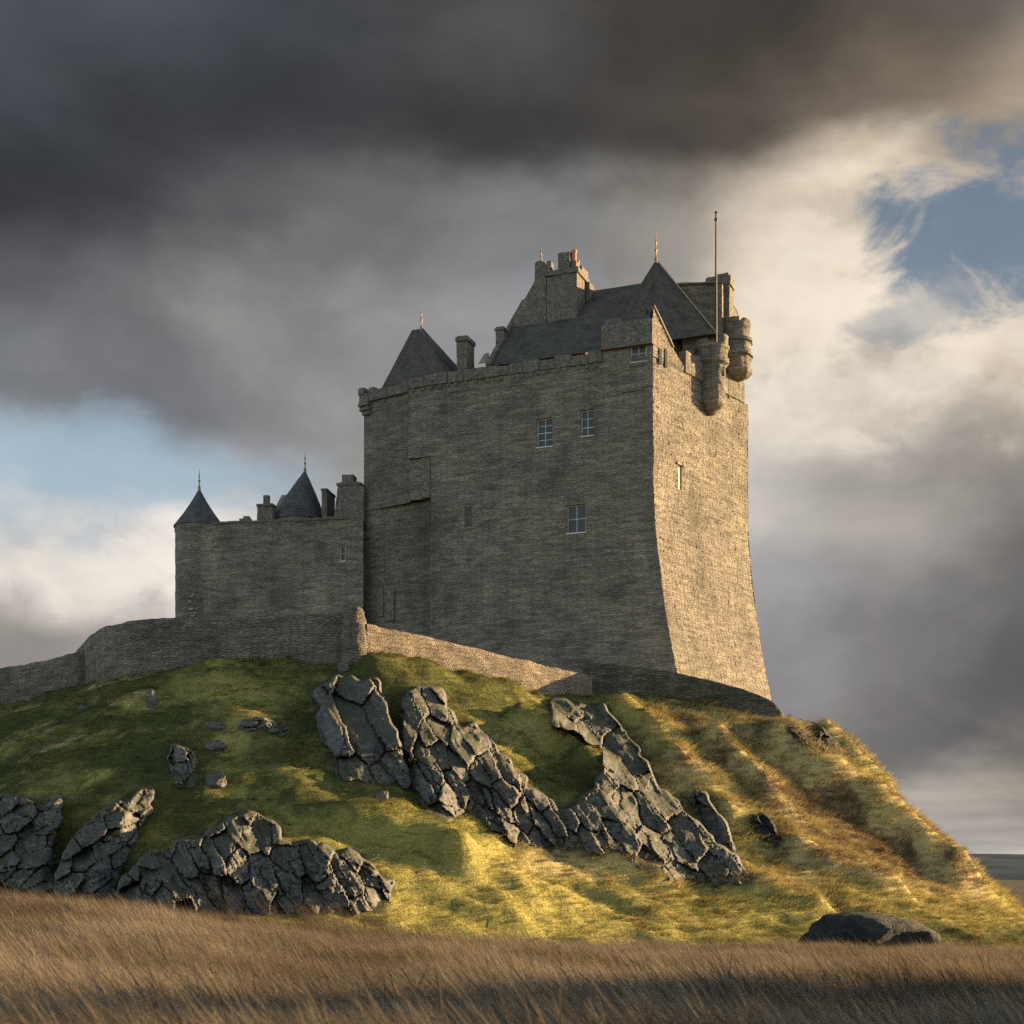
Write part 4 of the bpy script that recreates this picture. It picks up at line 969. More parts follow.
ct = B + V * w_of(735.5, 0.1) + MR * 0.1; yc = ct.y; rc_ = 15.6 / F * yc; zc_ = lambda py: zat(py, yc - 1.0)
turret(ct.x, ct.y, [(0.5, zc_(377)), (rc_ * 0.8, zc_(374.5)), (rc_ * 1.06, zc_(371)), (rc_ * 1.06, zc_(368)), (rc_ * 0.97, zc_(367)), (rc_ * 0.97, zc_(355)), (rc_ * 1.10, zc_(354.5)), (rc_ * 1.10, zc_(351)), (rc_ * 0.98, zc_(350)), (rc_ * 0.98, zc_(341)), (rc_ * 1.09, zc_(340.5)), (rc_ * 1.09, zc_(337)), (rc_ * 0.96, zc_(336)), (rc_ * 0.97, zc_(322)), (rc_ * 0.92, zc_(321.5)), (rc_ * 0.5, zc_(321))], 'turret', [(-2.6, -1.5, rc_ * 0.6, rc_ * 0.97, zc_(322), zc_(317.5)), (-1.2, -0.3, rc_ * 0.6, rc_ * 0.97, zc_(322), zc_(318.5)), (0.2, 1.4, rc_ * 0.6, rc_ * 0.97, zc_(322), zc_(317))])

# flagpole
fpo = P_(s_of(716, 10.2), 10.2)
pole = thing('flagpole', (fpo.x, fpo.y, 47.4), 'tall thin bare flagpole rising beside the right-hand chimney', 'flagpole')
bm = bmesh.new(); ztp = zat(213, fpo.y); lathe(bm, fpo.x, fpo.y, [(0.13, 47.2), (0.11, 52), (0.075, ztp)], 12); part('pole', bm, M['iron'], pole, uv=False, smooth=40)
bm = bmesh.new(); lathe(bm, fpo.x, fpo.y, [(0.03, ztp - 0.75), (0.15, ztp - 0.68), (0.17, ztp - 0.58), (0.12, ztp - 0.48), (0.06, ztp - 0.4), (0.06, ztp - 0.1), (0.14, ztp), (0.1, ztp + 0.12), (0.01, ztp + 0.2)], 14); part('truck', bm, M['iron'], pole, uv=False, smooth=40)

# ------------------------------------------------------------------ lower wing with two conical roofs
E = Vector(((177 - 512) / F * 134, 134)); G = Vector(((363.5 - 512) / F * 131, 131)); U2 = (G - E).normalized(); N2 = Vector((U2.y, -U2.x)); LW2 = (G - E).length
def s2(px, off=0.0):
    o_ = E - N2 * off; k_ = (px - 512) / F; return (k_ * o_.y - o_.x) / (U2.x - k_ * U2.y)
def q2(px, off=0.0): return E - N2 * off + U2 * s2(px, off)
ZW = 36.25
wing = thing('castle_wing', (-23.0, 136.0, 17.0), 'lower castle wing with slate cone roofs, left of the main tower', 'castle wing')
bm = bmesh.new(); ww = (s2(339.5), s2(345.5), zat(560.5, 131.2), zat(545, 131.2))
sT = s2(199)
wall_patch(bm, E, U2, N2, sT, LW2, 13, ZW, 0.17, [ww], 0.05, 0.12, useed=40)
def plate2(bm, p, q, z0, z1):
    uvl = bm.loops.layers.uv.verify(); f = quad(bm, [V3(p, z0), V3(q, z0), V3(q, z1), V3(p, z1)]); L = (q - p).length
    for lp, u_ in zip(f.loops, ((0, z0), (L, z0), (L, z1), (0, z1))): lp[uvl].uv = u_
Eb, Gb = E - N2 * 9, G - N2 * 9
plate2(bm, Eb + U2 * 1.5, E + U2 * 1.5 - N2 * 2, 13, ZW); plate2(bm, Gb, Eb + U2 * 1.5, 13, ZW)
uvl = bm.loops.layers.uv.verify(); f = quad(bm, [V3(E + U2 * 1.5 - N2 * 0.3, ZW - 0.5), V3(G, ZW - 0.5), V3(Gb, ZW - 0.5), V3(Eb + U2 * 1.5, ZW - 0.5)])
part('wall', bm, M['stone'], wing, uv=False, smooth=50)
window(ww, 1, 2, E, U2, N2, wing, 'infill', 0.18, 0.1)
# coping along the wall head
bm = bmesh.new(); s_ = sT + 1.2
while s_ < LW2 - 1.5:
    e = s_ + random.uniform(0.7, 1.6); box_on(bm, E, U2, N2, s_, e - 0.015, -0.55, 0.09, ZW - 0.02, ZW + 0.14 + random.uniform(0, 0.10)); s_ = e
for x0, x1, h in ((228, 234, 0.35), (239, 250.5, 0.75), (243, 249, 0.95)):
    box_on(bm, E - N2 * 1.2, U2, N2, s2(x0, 1.2), s2(x1, 1.2), -0.5 - 0.05 * h, 0, ZW - 0.6, ZW + h)
rough(bm, 0.05, 1.6, 0.35, 31, 0.04); part('coping', bm, M['stone_fine'], wing)
# round corner tower
rT = 23.6 / F * 135; tq = E + U2 * s2(199.3, 0) - N2 * (rT * 0.93)
kx = (199.3 - 512) / F; tq = Vector((kx * tq.y, tq.y))
bm = bmesh.new(); lathe(bm, tq.x, tq.y, dense([(rT, 13), (rT, ZW - 0.35), (rT + 0.06, ZW - 0.3), (rT + 0.06, ZW + 0.28)], 0.3), 64, amp=0.04); part('corner_tower', bm, M['stone'], wing, uv=False, smooth=50)
def cone_roof(parent, x, y, r, z0, z1, bell=0.05, mat_='slate', name='cone_roof'):
    bm = bmesh.new(); n = 14; pr = [(r + 0.12, z0 - 0.12)]
    for i in range(n + 1):
        t = i / n; pr.append((max(0.04, (r + 0.1) * (1 - t) - bell * r * math.sin(math.pi * t)), z0 + (z1 - z0) * t))
    lathe(bm, x, y, pr, 48, amp=0.015); return part(name, bm, M[mat_], parent, uv=False, smooth=50)
zA = zat(490.5, tq.y); cone_roof(wing, tq.x, tq.y, rT * 1.02, ZW + 0.3, zA + 0.25, 0.06); finial(wing, Vector((tq.x, tq.y, zA + 0.25)), 1.75)
# second cone on its drum
yq = 137.5; r2 = 26.5 / F * yq; x2 = (298.5 - 512) / F * yq; zB2 = zat(470, yq); x2a = (305 - 512) / F * yq
bm = bmesh.new(); lathe(bm, x2, yq, [(r2, 30), (r2, zat(521, yq) - 0.05)], 48); part('drum', bm, M['stone'], wing, uv=False, smooth=50)
cr_ = cone_roof(wing, x2, yq, r2, zat(521, yq), zB2, -0.04)
for v in cr_.data.vertices:      # the apex leans a little to the right, as built
    t = max(0, (v.co.z + wing['_w'][2] - zat(521, yq)) / (zB2 - zat(521, yq))); v.co.x += t * (x2a - x2)
finial(wing, Vector((x2a, yq, zB2)), 1.7)
def chim2(px0, px1, off, dep, ytop, zbot, mat_='stone_fine', cap=0.1, capz=0.3, name='chimney', bev=0.05):
    o2 = E - N2 * off; a, b_ = s2(px0, off), s2(px1, off); zt = zat(ytop, (o2 + U2 * (a + b_) / 2).y); bm = bmesh.new()
    box_on(bm, o2, U2, N2, a, b_, -dep, 0, zbot, zt - capz - 0.01)
    if capz > 0: box_on(bm, o2, U2, N2, a - cap, b_ + cap, -dep - cap, cap, zt - capz, zt)
    rough(bm, 0.05, 1.6, 0.3, px0, bev); return part(name, bm, M[mat_], wing)
c1 = chim2(257, 272.5, 2.2, 1.2, 503.5, 35.2, cap=0.05, capz=0.25)
bm = bmesh.new(); o2 = E - N2 * 2.4; a, b_ = s2(263, 2.4), s2(268.5, 2.4); z_ = zat(503.5, 134.9); box_on(bm, o2, U2, N2, a, b_, -0.5, 0, z_ - 0.15, z_ + 0.85); rough(bm, 0.03, 2, 0.25, 3, 0.05); sub('chimney_pot', bm, M['stone_fine'], c1)
chim2(321.5, 327, 2.6, 2.6, 488.5, 35.2, cap=0.07, capz=0.2)
# lit slab gable beside the second cone
bm = bmesh.new(); o2 = E - N2 * 4.5; pts_ = [(273.5, 511), (281.5, 495), (286, 494.5), (285.5, 500), (276, 516), (273.5, 516)]
pl = [V3(q2(a, 4.5), zat(b_, q2(a, 4.5).y)) for a, b_ in pts_]; hexa(bm, pl, [p + Vector((-N2.x, -N2.y, 0)) * 0.5 for p in pl]); rough(bm, 0.02, 2, 0.3, 3, 0.03); part('gable', bm, M['dressed'], wing)
# big stepped stack against the tower
bm = bmesh.new(); o_ = 0.8
sl_ = [(333.5, 522), (337.5, 486), (359, 484), (364, 487), (364, 522)]
pl = [V3(q2(a, o_), zat(b_, q2(a, o_).y)) for a, b_ in sl_]; hexa(bm, pl, [p + Vector((-N2.x, -N2.y, 0)) * 1.8 for p in pl])
o2 = E - N2 * o_; yy = q2(345, o_).y
box_on(bm, o2, U2, N2, s2(336, o_), s2(361, o_), -1.9, 0.12, zat(485.5, yy), zat(482.5, yy)); box_on(bm, o2, U2, N2, s2(341.5, o_), s2(353, o_), -1.4, -0.1, zat(482.3, yy), zat(474, yy))
rough(bm, 0.06, 1.5, 0.3, 5, 0.06); part('chimney', bm, M['stone_fine'], wing)
# patch of exposed rubble low on the round tower
for i in range(13):
    a_ = -math.pi / 2 + random.uniform(-0.52, 0.18); z = random.uniform(zat(616, 131.8), zat(590, 131.8)); q = Vector((tq.x + rT * math.cos(a_), tq.y + rT * math.sin(a_)))
    bm = bmesh.new(); box_on(bm, q, Vector((-math.sin(a_), math.cos(a_))), Vector((math.cos(a_), math.sin(a_))), -0.14, random.uniform(0.05, 0.2), -0.2, 0.10, z, z + random.uniform(0.12, 0.22)); rough(bm, 0.02, 2, 0.2, i, 0.03); part('patch_stone', bm, M['dressed'], wing)

# ------------------------------------------------------------------ curtain walls
WEED = []
def ribbon(name, plan, tops, depth, thick, material, label, cat, amp=0.07, step=0.22, cap=0.0, sag=0.0, base_fn=None):
    """a standing wall along plan points with given tops; goes down into the ground"""
    P = [Vector(p) for p in plan]; cum = [0]
    for a, b_ in zip(P, P[1:]): cum.append(cum[-1] + (b_ - a).length)
    # smooth resample
    n = max(2, int(cum[-1] / step)); S = np.linspace(0, cum[-1], n + 1)
    def sm(vals):
        v = np.interp(S, cum, vals); kk = max(1, int(0.9 / step)); ker_ = np.ones(2 * kk + 1) / (2 * kk + 1)
        vp = np.r_[2 * v[0] - v[1:kk + 1][::-1], v, 2 * v[-1] - v[-kk - 1:-1][::-1]]; return np.convolve(vp, ker_, 'valid')
    X = sm([p.x for p in P]); Y = sm([p.y for p in P]); T = sm(tops)
    dX = np.gradient(X); dY = np.gradient(Y); L = np.hypot(dX, dY); nxv, nyv = dY / L, -dX / L      # outward: towards the viewer for left to right plans
    gzv = terrain(X, Y)
    rows = max(6, int(depth / step)); bm = bmesh.new(); uvl = bm.loops.layers.uv.verify(); front = []; back = []
    for i in range(n + 1):
        top = T[i] + 0.08 * mn.noise(Vector((S[i] * 0.8, 1.3, 0))) + 0.06 * (hsh(int(S[i] / 0.55), 5) - 0.5); fr = []; bk = []
        for j in range(rows + 1):
            z = top - depth * (1 - j / rows); bat = 0.10 * (1 - j / rows)
            d = amp * stone_h(S[i] + 7, z) + 0.12 * mn.noise(Vector((S[i] * 0.3, z * 0.4, 7.7))) + bat
            if j == rows: d -= 0.06
            fr.append(bm.verts.new((X[i] + nxv[i] * d, Y[i] + nyv[i] * d, z)))
            bk.append(bm.verts.new((X[i] - nxv[i] * (thick + 0.3 * d), Y[i] - nyv[i] * (thick + 0.3 * d), z)))
        front.append(fr); back.append(bk)
    for i in range(n):
        for j in range(rows):
            f = bm.faces.new((front[i][j], front[i + 1][j], front[i + 1][j + 1], front[i][j + 1])); f2 = bm.faces.new((back[i + 1][j], back[i][j], back[i][j + 1], back[i + 1][j + 1]))
            for lp in f.loops:
                pass
            for ff, ids in ((f, ((i, j), (i + 1, j), (i + 1, j + 1), (i, j + 1))), (f2, ((i + 1, j), (i, j), (i, j + 1), (i + 1, j + 1)))):
                for lp, (a, b_) in zip(ff.loops, ids): lp[uvl].uv = (S[a], lp.vert.co.z)
        f = bm.faces.new((front[i][rows], front[i + 1][rows], back[i + 1][rows], back[i][rows]))
        for lp, u_ in zip(f.loops, ((S[i], 0), (S[i + 1], 0), (S[i + 1], thick), (S[i], thick))): lp[uvl].uv = u_
    for i in (0, n):
        for j in range(rows):
            q = (front[i][j], front[i][j + 1], back[i][j + 1], back[i][j]); f = bm.faces.new(q if i else q[::-1])
            for lp in f.loops: lp[uvl].uv = (0.5 if lp.vert in back[i] else 0.0, lp.vert.co.z)
    for i in range(n):
        for _ in range(3):
            t = random.uniform(0.15, 0.9); WEED.append((X[i] + nxv[i] * t + random.uniform(-0.15, 0.15), Y[i] + nyv[i] * t))
    mid = n // 2; o_ = make(name, bm, material, None, uv=False, smooth=55, base=(X[mid], Y[mid], gzv[mid])); tag(o_, label, cat); return o_
def pl2(px, Y): return ((px - 512) / F * Y, Y)
zTop = zat(614.5, 101.3)
ribbon('curtain_wall', [pl2(74, 120), pl2(81, 115), pl2(86.5, 111.5), pl2(100, 106.8), pl2(130, 103.8), pl2(165, 102.6), pl2(200, 102.2), pl2(260, 101.7), pl2(350, 100.9)], [zTop] * 9, 8, 0.9, M['curtain'],
       'curving dark stone curtain wall below the lower castle wing', 'stone wall')
ribbon('boundary_wall', [pl2(-170, 131), pl2(-80, 124.5), pl2(0, 117.5), pl2(40, 114), pl2(72, 112), pl2(84, 112), pl2(97, 112.6)], [zat(668, 117.5)] * 3 + [zat(661.5, 114), zat(653, 112), zat(651, 112), zat(650, 112.6)], 9, 0.8, M['curtain'],
       'lower stone wall sloping out of the picture at the far left', 'stone wall')
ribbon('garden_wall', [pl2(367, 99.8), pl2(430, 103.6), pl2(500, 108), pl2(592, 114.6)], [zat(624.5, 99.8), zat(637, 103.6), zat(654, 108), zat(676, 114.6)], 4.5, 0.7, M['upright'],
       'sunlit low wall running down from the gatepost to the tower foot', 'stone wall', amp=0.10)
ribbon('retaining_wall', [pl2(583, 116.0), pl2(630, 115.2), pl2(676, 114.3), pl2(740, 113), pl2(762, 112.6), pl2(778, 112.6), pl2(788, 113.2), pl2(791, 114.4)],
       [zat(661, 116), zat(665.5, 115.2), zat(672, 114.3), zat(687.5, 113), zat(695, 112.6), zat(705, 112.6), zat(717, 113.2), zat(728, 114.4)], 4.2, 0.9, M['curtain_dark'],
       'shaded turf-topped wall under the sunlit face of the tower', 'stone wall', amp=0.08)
# gatepost: rounded rough pillar
gp = at(355, 640, 100.0); bm = bmesh.new(); zt = zat(606.5, 99.8)
lathe(bm, gp.x, gp.y, dense([(0.9, 15.5), (0.9, 19.5), (0.80, 21.0), (0.78, zt - 0.9), (0.70, zt - 0.35), (0.42, zt - 0.06), (0.05, zt)], 0.2), 26)
for v in bm.verts:
    d = Vector((v.co.x - gp.x, v.co.y - gp.y, 0)); p = v.co * 1.3
    v.co += d * (0.22 * mn.noise(p) + 0.14 * mn.noise(p * 2.4)); 
tag(make('gatepost', bm, M['curtain'], None, uv=False, smooth=50, base=(gp.x, gp.y, 18.5)), 'rounded rough stone gatepost between the dark and the sunlit walls', 'gatepost')

# ------------------------------------------------------------------ rocks
def clip_half(poly, n, c_):
    out = []
    for i in range(len(poly)):
        a, b_ = poly[i], poly[(i + 1) % len(poly)]; da, db = a[0] * n[0] + a[1] * n[1] - c_, b_[0] * n[0] + b_[1] * n[1] - c_
        if da <= 0: out.append(a)
        if da * db < 0: t = da / (da - db); out.append((a[0] + (b_[0] - a[0]) * t, a[1] + (b_[1] - a[1]) * t))
    return out
def cells(poly, ang, a, c_, rnd):
    th = math.radians(ang); ca, sa = math.cos(th), math.sin(th)
    f_ = lambda p: ((p[0] * ca + p[1] * sa) / a, (-p[0] * sa + p[1] * ca) / c_); inv = lambda q: (q[0] * a * ca - q[1] * c_ * sa, q[0] * a * sa + q[1] * c_ * ca)
    T = [f_(p) for p in poly]; x0, x1 = min(p[0] for p in T) - 1.2, max(p[0] for p in T) + 1.2; y0, y1 = min(p[1] for p in T) - 1.2, max(p[1] for p in T) + 1.2
    seeds = []; y = y0; r = 0
    while y < y1:
        x = x0 + rnd.random()
        while x < x1: seeds.append((x + rnd.uniform(-0.22, 0.22), y + rnd.uniform(-0.16, 0.16))); x += rnd.uniform(0.6, 1.35)
        y += rnd.uniform(0.75, 1.2)
    out = []
    for i, s_ in enumerate(seeds):
        cell = list(T)
        for j, t in enumerate(seeds):
            if i == j or abs(t[0] - s_[0]) > 4 or abs(t[1] - s_[1]) > 4: continue
            n = (t[0] - s_[0], t[1] - s_[1]); cell = clip_half(cell, n, (t[0] ** 2 + t[1] ** 2 - s_[0] ** 2 - s_[1] ** 2) / 2)
            if len(cell) < 3: break
        if len(cell) < 3: continue
        # drop doubled corners
        cl = [p for k_, p in enumerate(cell) if math.hypot(p[0] - cell[k_ - 1][0], p[1] - cell[k_ - 1][1]) > 0.04]
        if len(cl) < 3: continue
        ar = abs(sum(cl[k_ - 1][0] * cl[k_][1] - cl[k_][0] * cl[k_ - 1][1] for k_ in range(len(cl)))) / 2
        if ar < 0.16: continue
        q = (sum(p[0] for p in cl) / len(cl), sum(p[1] for p in cl) / len(cl)); out.append((inv(q), [inv(p) for p in cl]))
    return out
def block_mesh(bm, poly3, nrm, thick, seed, amp=0.10, bev=0.11):
    vf = list(poly3); c_ = sum(vf, Vector()) / len(vf)
    vb = [p - nrm * thick + (p - c_) * 0.12 for p in vf]; hexa(bm, vb, vf); rough(bm, amp, 0.9, 0.45, seed, bev)
def vor(u, v, seeds):
    """nearest and second nearest seed of every point"""
    d = (u[:, None] - seeds[None, :, 0]) ** 2 + (v[:, None] - seeds[None, :, 1]) ** 2
    i1 = d.argmin(1); r_ = np.arange(len(u)); d1 = np.sqrt(d[r_, i1]); d[r_, i1] = 1e9; d2 = np.sqrt(d.min(1)); return i1, d1, d2
def seeds_in(x0, x1, y0, y1, rnd):
    out = []; y = y0
    while y < y1:
        x = x0 + rnd.random()
        while x < x1: out.append((x + rnd.uniform(-0.2, 0.2), y + rnd.uniform(-0.22, 0.22))); x += rnd.choice([0.55, 0.75, 1.0, 1.3, 1.6])
        y += rnd.choice([0.65, 0.85, 1.1, 1.35])
    return np.array(out)
def hits(px, py):
    Y = np.linspace(55, 128, 420); X = (px[:, None] - 512) / F * Y[None]; Z = CAMZ + (HOR - py[:, None]) / F * Y[None]
    below = Z < tz(X, Y[None] + 0 * X); i = below.argmax(1); return np.where(below.any(1), Y[i], 120.0)
def blur(a, n):
    for ax in (0, 1):
        for _ in range(n): a = (np.roll(np.pad(a, 1, 'edge'), 1, ax) + np.pad(a, 1, 'edge') * 2 + np.roll(np.pad(a, 1, 'edge'), -1, ax))[1:-1, 1:-1] / 4
    return a
CRACK = []
rnd = random.Random(5)
for oi, o_ in enumerate(OUT):
    poly = o_['poly']; st_ = 1.25
    gxs = np.arange(min(p[0] for p in poly) - 8, max(p[0] for p in poly) + 8, st_); gys = np.arange(min(p[1] for p in poly) - 8, max(p[1] for p in poly) + 8, st_)
    mx2, my2 = np.meshgrid(gxs, gys); sh2 = mx2.shape
    wob = 8.0 * fbm(mx2.ravel() + 60 * oi, my2.ravel(), 0.06, 5).reshape(sh2); wob2 = 8.0 * fbm(mx2.ravel() - 90 * oi, my2.ravel() + 300, 0.06, 5).reshape(sh2)
    ins_ = inpoly(mx2 + wob, my2 + wob2, poly).astype(float)
    if len(gxs) > 60: ins_ *= (fbm(mx2.ravel() + 500 + 31 * oi, my2.ravel() * 1.3, 0.03, 4).reshape(sh2) > -0.95)
    inner = blur(ins_, 7)                                   # soft distance to the rim
    # depth: the terrain hit, pushed forward into a steep face that stands on its foot
    cg = 5; ii = np.arange(0, len(gxs), cg); jj = np.arange(0, len(gys), cg)
    ch = hits(*[v.ravel() for v in np.meshgrid(gxs[ii], gys[jj])]).reshape(len(jj), len(ii))
    Yt = np.stack([np.interp(np.arange(len(gxs)), ii, r_) for r_ in ch]); Yt = np.stack([np.interp(np.arange(len(gys)), jj, c_) for c_ in Yt.T], 1)
    foot = np.full(sh2[1], np.nan)
    for i in range(sh2[1]):
        q = np.where(ins_[:, i] > 0)[0]
        if len(q): foot[i] = q[-1]
    ok = ~np.isnan(foot)
    if not ok.any(): continue
    foot = np.interp(np.arange(sh2[1]), np.where(ok)[0], foot[ok]).astype(int)
    kk = np.ones(31) / 31; yf = Yt[foot, np.arange(sh2[1])]; yf = np.convolve(np.pad(yf, 15, 'edge'), kk, 'valid'); fy_ = np.convolve(np.pad(gys[foot], 15, 'edge'), kk, 'valid')
    rise = (fy_[None, :] - my2) / F * yf[None, :]
    Yp = yf[None, :] + np.maximum(rise, -1) * o_.get('lean', 0.55) - 0.2
    Ys = np.minimum(Yt - 0.12, Yp * 0.75 + Yt * 0.25); Ys = np.maximum(Ys, Yt - 3.6); Ys = blur(Ys, 6)
    # joints
    th = math.radians(o_['ang']); ca, sa = math.cos(th), math.sin(th)
    fu = lambda x, y: (x * ca + y * sa) / (0.74 * o_['a']); fv = lambda x, y: (-x * sa + y * ca) / (0.74 * o_['c'])
    xw, yw = (mx2 + 0.35 * wob).ravel(), (my2 + 0.35 * wob2).ravel(); u_, v_ = fu(xw, yw), fv(xw, yw)
    S1 = seeds_in(u_.min() - 1, u_.max() + 1, v_.min() - 1, v_.max() + 1, rnd); i1, d1, d2 = vor(u_, v_, S1); e1 = d2 - d1
    S2 = seeds_in(u_.min() * 2.1 - 1, u_.max() * 2.1 + 1, v_.min() * 1.9 - 1, v_.max() * 1.9 + 1, rnd); i2, f1, f2 = vor(u_ * 2.1, v_ * 1.9, S2); e2 = f2 - f1
    rg = np.random.default_rng(90 + oi); off1 = rg.uniform(-1, 1, len(S1)); tl = rg.normal(0, 1, (len(S1), 2)); off2 = rg.uniform(-1, 1, len(S2)); big2 = rg.random(len(S2)) < 0.5
    X0 = (mx2 - 512) / F * Ys; Z0 = CAMZ + (HOR - my2) / F * Ys
    fr = fbm(X0.ravel() + 0.5 * Z0.ravel() + 40 * oi, Z0.ravel() * 1.3, 0.6, 5, 0.6)
    strat = fbm(u_ * 0.8 + 9 * oi, v_ * 6.0, 1.0, 3, 0.6)
    pr = o_['pr']
    lift = pr * (0.46 * off1[i1] + 0.50 * ((u_ - S1[i1, 0]) * tl[i1, 0] + (v_ - S1[i1, 1]) * tl[i1, 1]))
    xf = X0.ravel(); cx_ = np.bincount(i1, xf, len(S1)) / np.maximum(np.bincount(i1, minlength=len(S1)), 1)
    lift += 0.34 * np.clip(xf - cx_[i1], -2.5, 2.5)
    lift -= (0.25 + 0.28 * pr) * (1 - np.clip(e1 / (0.035 + 0.07 * off1[i1] ** 2), 0, 1))
    lift += 0.20 * pr * off2[i2] * sst(e1, 0.03, 0.12) - 0.14 * (1 - np.clip(e2 / 0.07, 0, 1)) * np.where(big2[i2], 1.0, 0.25)
    lift += 0.24 * fr + 0.16 * strat + 0.10 * fbm(X0.ravel() + 7, Z0.ravel(), 2.6, 3, 0.6)
    lift = lift.reshape(sh2) * sst(inner, 0.35, 0.75) + 0.15
    Y = Ys - lift * 1.0; rim = sst(inner, 0.62, 0.30); Y = Y * (1 - rim) + (Yt + 0.45) * rim
    use = inner > 0.10
    hc = Vector((float(X0[sh2[0] // 2, sh2[1] // 2]), float(Yt[sh2[0] // 2, sh2[1] // 2]), float(Z0[-1, sh2[1] // 2])))
    root = thing('rock_outcrop', tuple(hc), o_['label'], 'rock outcrop', 'rock outcrops on the hill')
    cell = i1.reshape(sh2); P3 = np.stack([(mx2 - 512) / F * Y, Y, CAMZ + (HOR - my2) / F * Y], -1)
    qv = use[:-1, :-1] & use[1:, :-1] & use[1:, 1:] & use[:-1, 1:]
    jj_, ii_ = np.where(qv); cid = cell[jj_, ii_]; flat = np.arange(mx2.size).reshape(sh2)
    quads = np.stack([flat[jj_ + 1, ii_], flat[jj_ + 1, ii_ + 1], flat[jj_, ii_ + 1], flat[jj_, ii_]], -1); P3 = P3.reshape(-1, 3)
    # connected pieces; scraps join the neighbour they touch most
    pos = {(int(j), int(i)): k_ for k_, (j, i) in enumerate(zip(jj_, ii_))}; lab = np.full(len(cid), -1); comps = []
    for k0 in range(len(cid)):
        if lab[k0] >= 0: continue
        st2 = [k0]; lab[k0] = len(comps); mem = []
        while st2:
            q = st2.pop(); mem.append(q); j, i = jj_[q], ii_[q]
            for nb in ((j + 1, i), (j - 1, i), (j, i + 1), (j, i - 1)):
                t = pos.get(nb)
                if t is not None and lab[t] < 0 and cid[t] == cid[k0]: lab[t] = lab[k0]; st2.append(t)
        comps.append(mem)
    for ci_ in sorted(range(len(comps)), key=lambda c_: len(comps[c_])):
        if len(comps[ci_]) >= 90: continue
        nbs = {}
        for q in comps[ci_]:
            j, i = jj_[q], ii_[q]
            for nb in ((j + 1, i), (j - 1, i), (j, i + 1), (j, i - 1)):
                t = pos.get(nb)
                if t is not None and lab[t] != ci_: nbs[lab[t]] = nbs.get(lab[t], 0) + 1
        if nbs:
            t = max(nbs, key=nbs.get); lab[comps[ci_]] = t; comps[t] = comps[t] + comps[ci_]; comps[ci_] = []
    cid = lab
    rimv = np.where((inner > 0.12) & (inner < 0.42))
    for j, i in zip(*rimv):
        if rnd.random() < 0.26: CRACK.append(tuple(P3[j * sh2[1] + i] + np.array([0, -0.10, -0.04])))
    crk = np.where((e1.reshape(sh2) < 0.10) & (inner > 0.30) & (inner < 0.98))
    for j, i in zip(*crk):
        if rnd.random() < 0.11: CRACK.append(tuple(P3[j * sh2[1] + i] + np.array([0, 0.12, -0.03])))
    for c_ in np.unique(cid):
        if (cid == c_).sum() < 20: continue
        qq = quads[cid == c_]; uq, inv_ = np.unique(qq, return_inverse=True)
        me = bpy.data.meshes.new('block'); me.from_pydata((P3[uq] - np.array(hc)).tolist(), [], inv_.reshape(-1, 4).tolist())
        me.materials.append(M[o_.get('mat', 'rock')]); me.shade_smooth(); me.set_sharp_from_angle(angle=math.radians(33))
        link(bpy.data.objects.new('block', me), root)
# loose boulders on the left slope
def boulder(px, py, Y, sx, sy, sz, label, m_='rock', seed=0.0, sink=0.3, group=None, rotz=0.0, Z=None):
    h = Vector(((px - 512) / F * Y, Y, 0)) if Y else ray_hit(px, py)
    h.z = float(terrain([h.x], [h.y])[0])
    bm = bmesh.new(); bmesh.ops.create_icosphere(bm, subdivisions=5, radius=1)
    for v in bm.verts:
        d = v.co.normalized(); r = 1.0
        for (ax, lim) in BPL: 
            t = d.dot(ax); 
            if t > 0.05: r = min(r, lim / t)
        p = d * 1.6 + Vector((seed, 3 * seed, 0)); r *= 1 + 0.10 * mn.noise(p) + 0.05 * mn.noise(p * 3) + 0.025 * mn.noise(p * 7)
        v.co = Vector((d.x * r * sx, d.y * r * sy, d.z * r * sz))
    me = bpy.data.meshes.new('boulder'); bm.to_mesh(me); bm.free(); me.materials.append(M[m_]); me.shade_smooth(); me.set_sharp_from_angle(angle=math.radians(28))
    o_ = bpy.data.objects.new('boulder', me); link(o_); o_.location = (h.x, h.y, h.z + sz * (1 - 2 * sink) * 0.6); o_.rotation_euler = (0.1, 0.12, rotz); tag(o_, label, 'boulder', group); return o_
def newplanes(sd):
    r_ = random.Random(sd); global BPL
    BPL = [(Vector((r_.gauss(0, 1), r_.gauss(0, 1), r_.gauss(0, 0.8))).normalized(), r_.uniform(0.68, 0.92)) for _ in range(13)]
for i, (px_, py_, sx_, sz_, lb) in enumerate([(216,729,0.60,0.42,'small pale boulder highest of those beside the stone stack on the left slope'), (218,750,0.78,0.42,'flat pale boulder halfway up right of the stone stack'), (217,786,0.86,0.58,'rounded pale boulder at the foot right of the stone stack'),
      (383,800,0.42,0.38,'small boulder on the shaded grass under the tall slab'), (152,706,0.45,0.8,'upright dark boulder in the turf near the curved wall'), (60,803,0.5,0.4,'single boulder above the far left outcrop'), (83,712,0.45,0.4,'small grey boulder on the slope below the far left wall'), (344,671,0.55,0.45,'squat boulder at the foot of the gatepost')]):
    newplanes(i + 40); boulder(px_, py_, None, sx_, sx_ * 0.8, sz_, lb, 'rock', i * 2.7, 0.25, rotz=i, group='boulders on the grass slope')
newplanes(77); bo = boulder(872, 935, 61, 3.6, 2.4, 1.95, 'big dark rock mound at the edge of the tall dry grass', 'rock_dark', 4.4, 0.28, rotz=0.2)

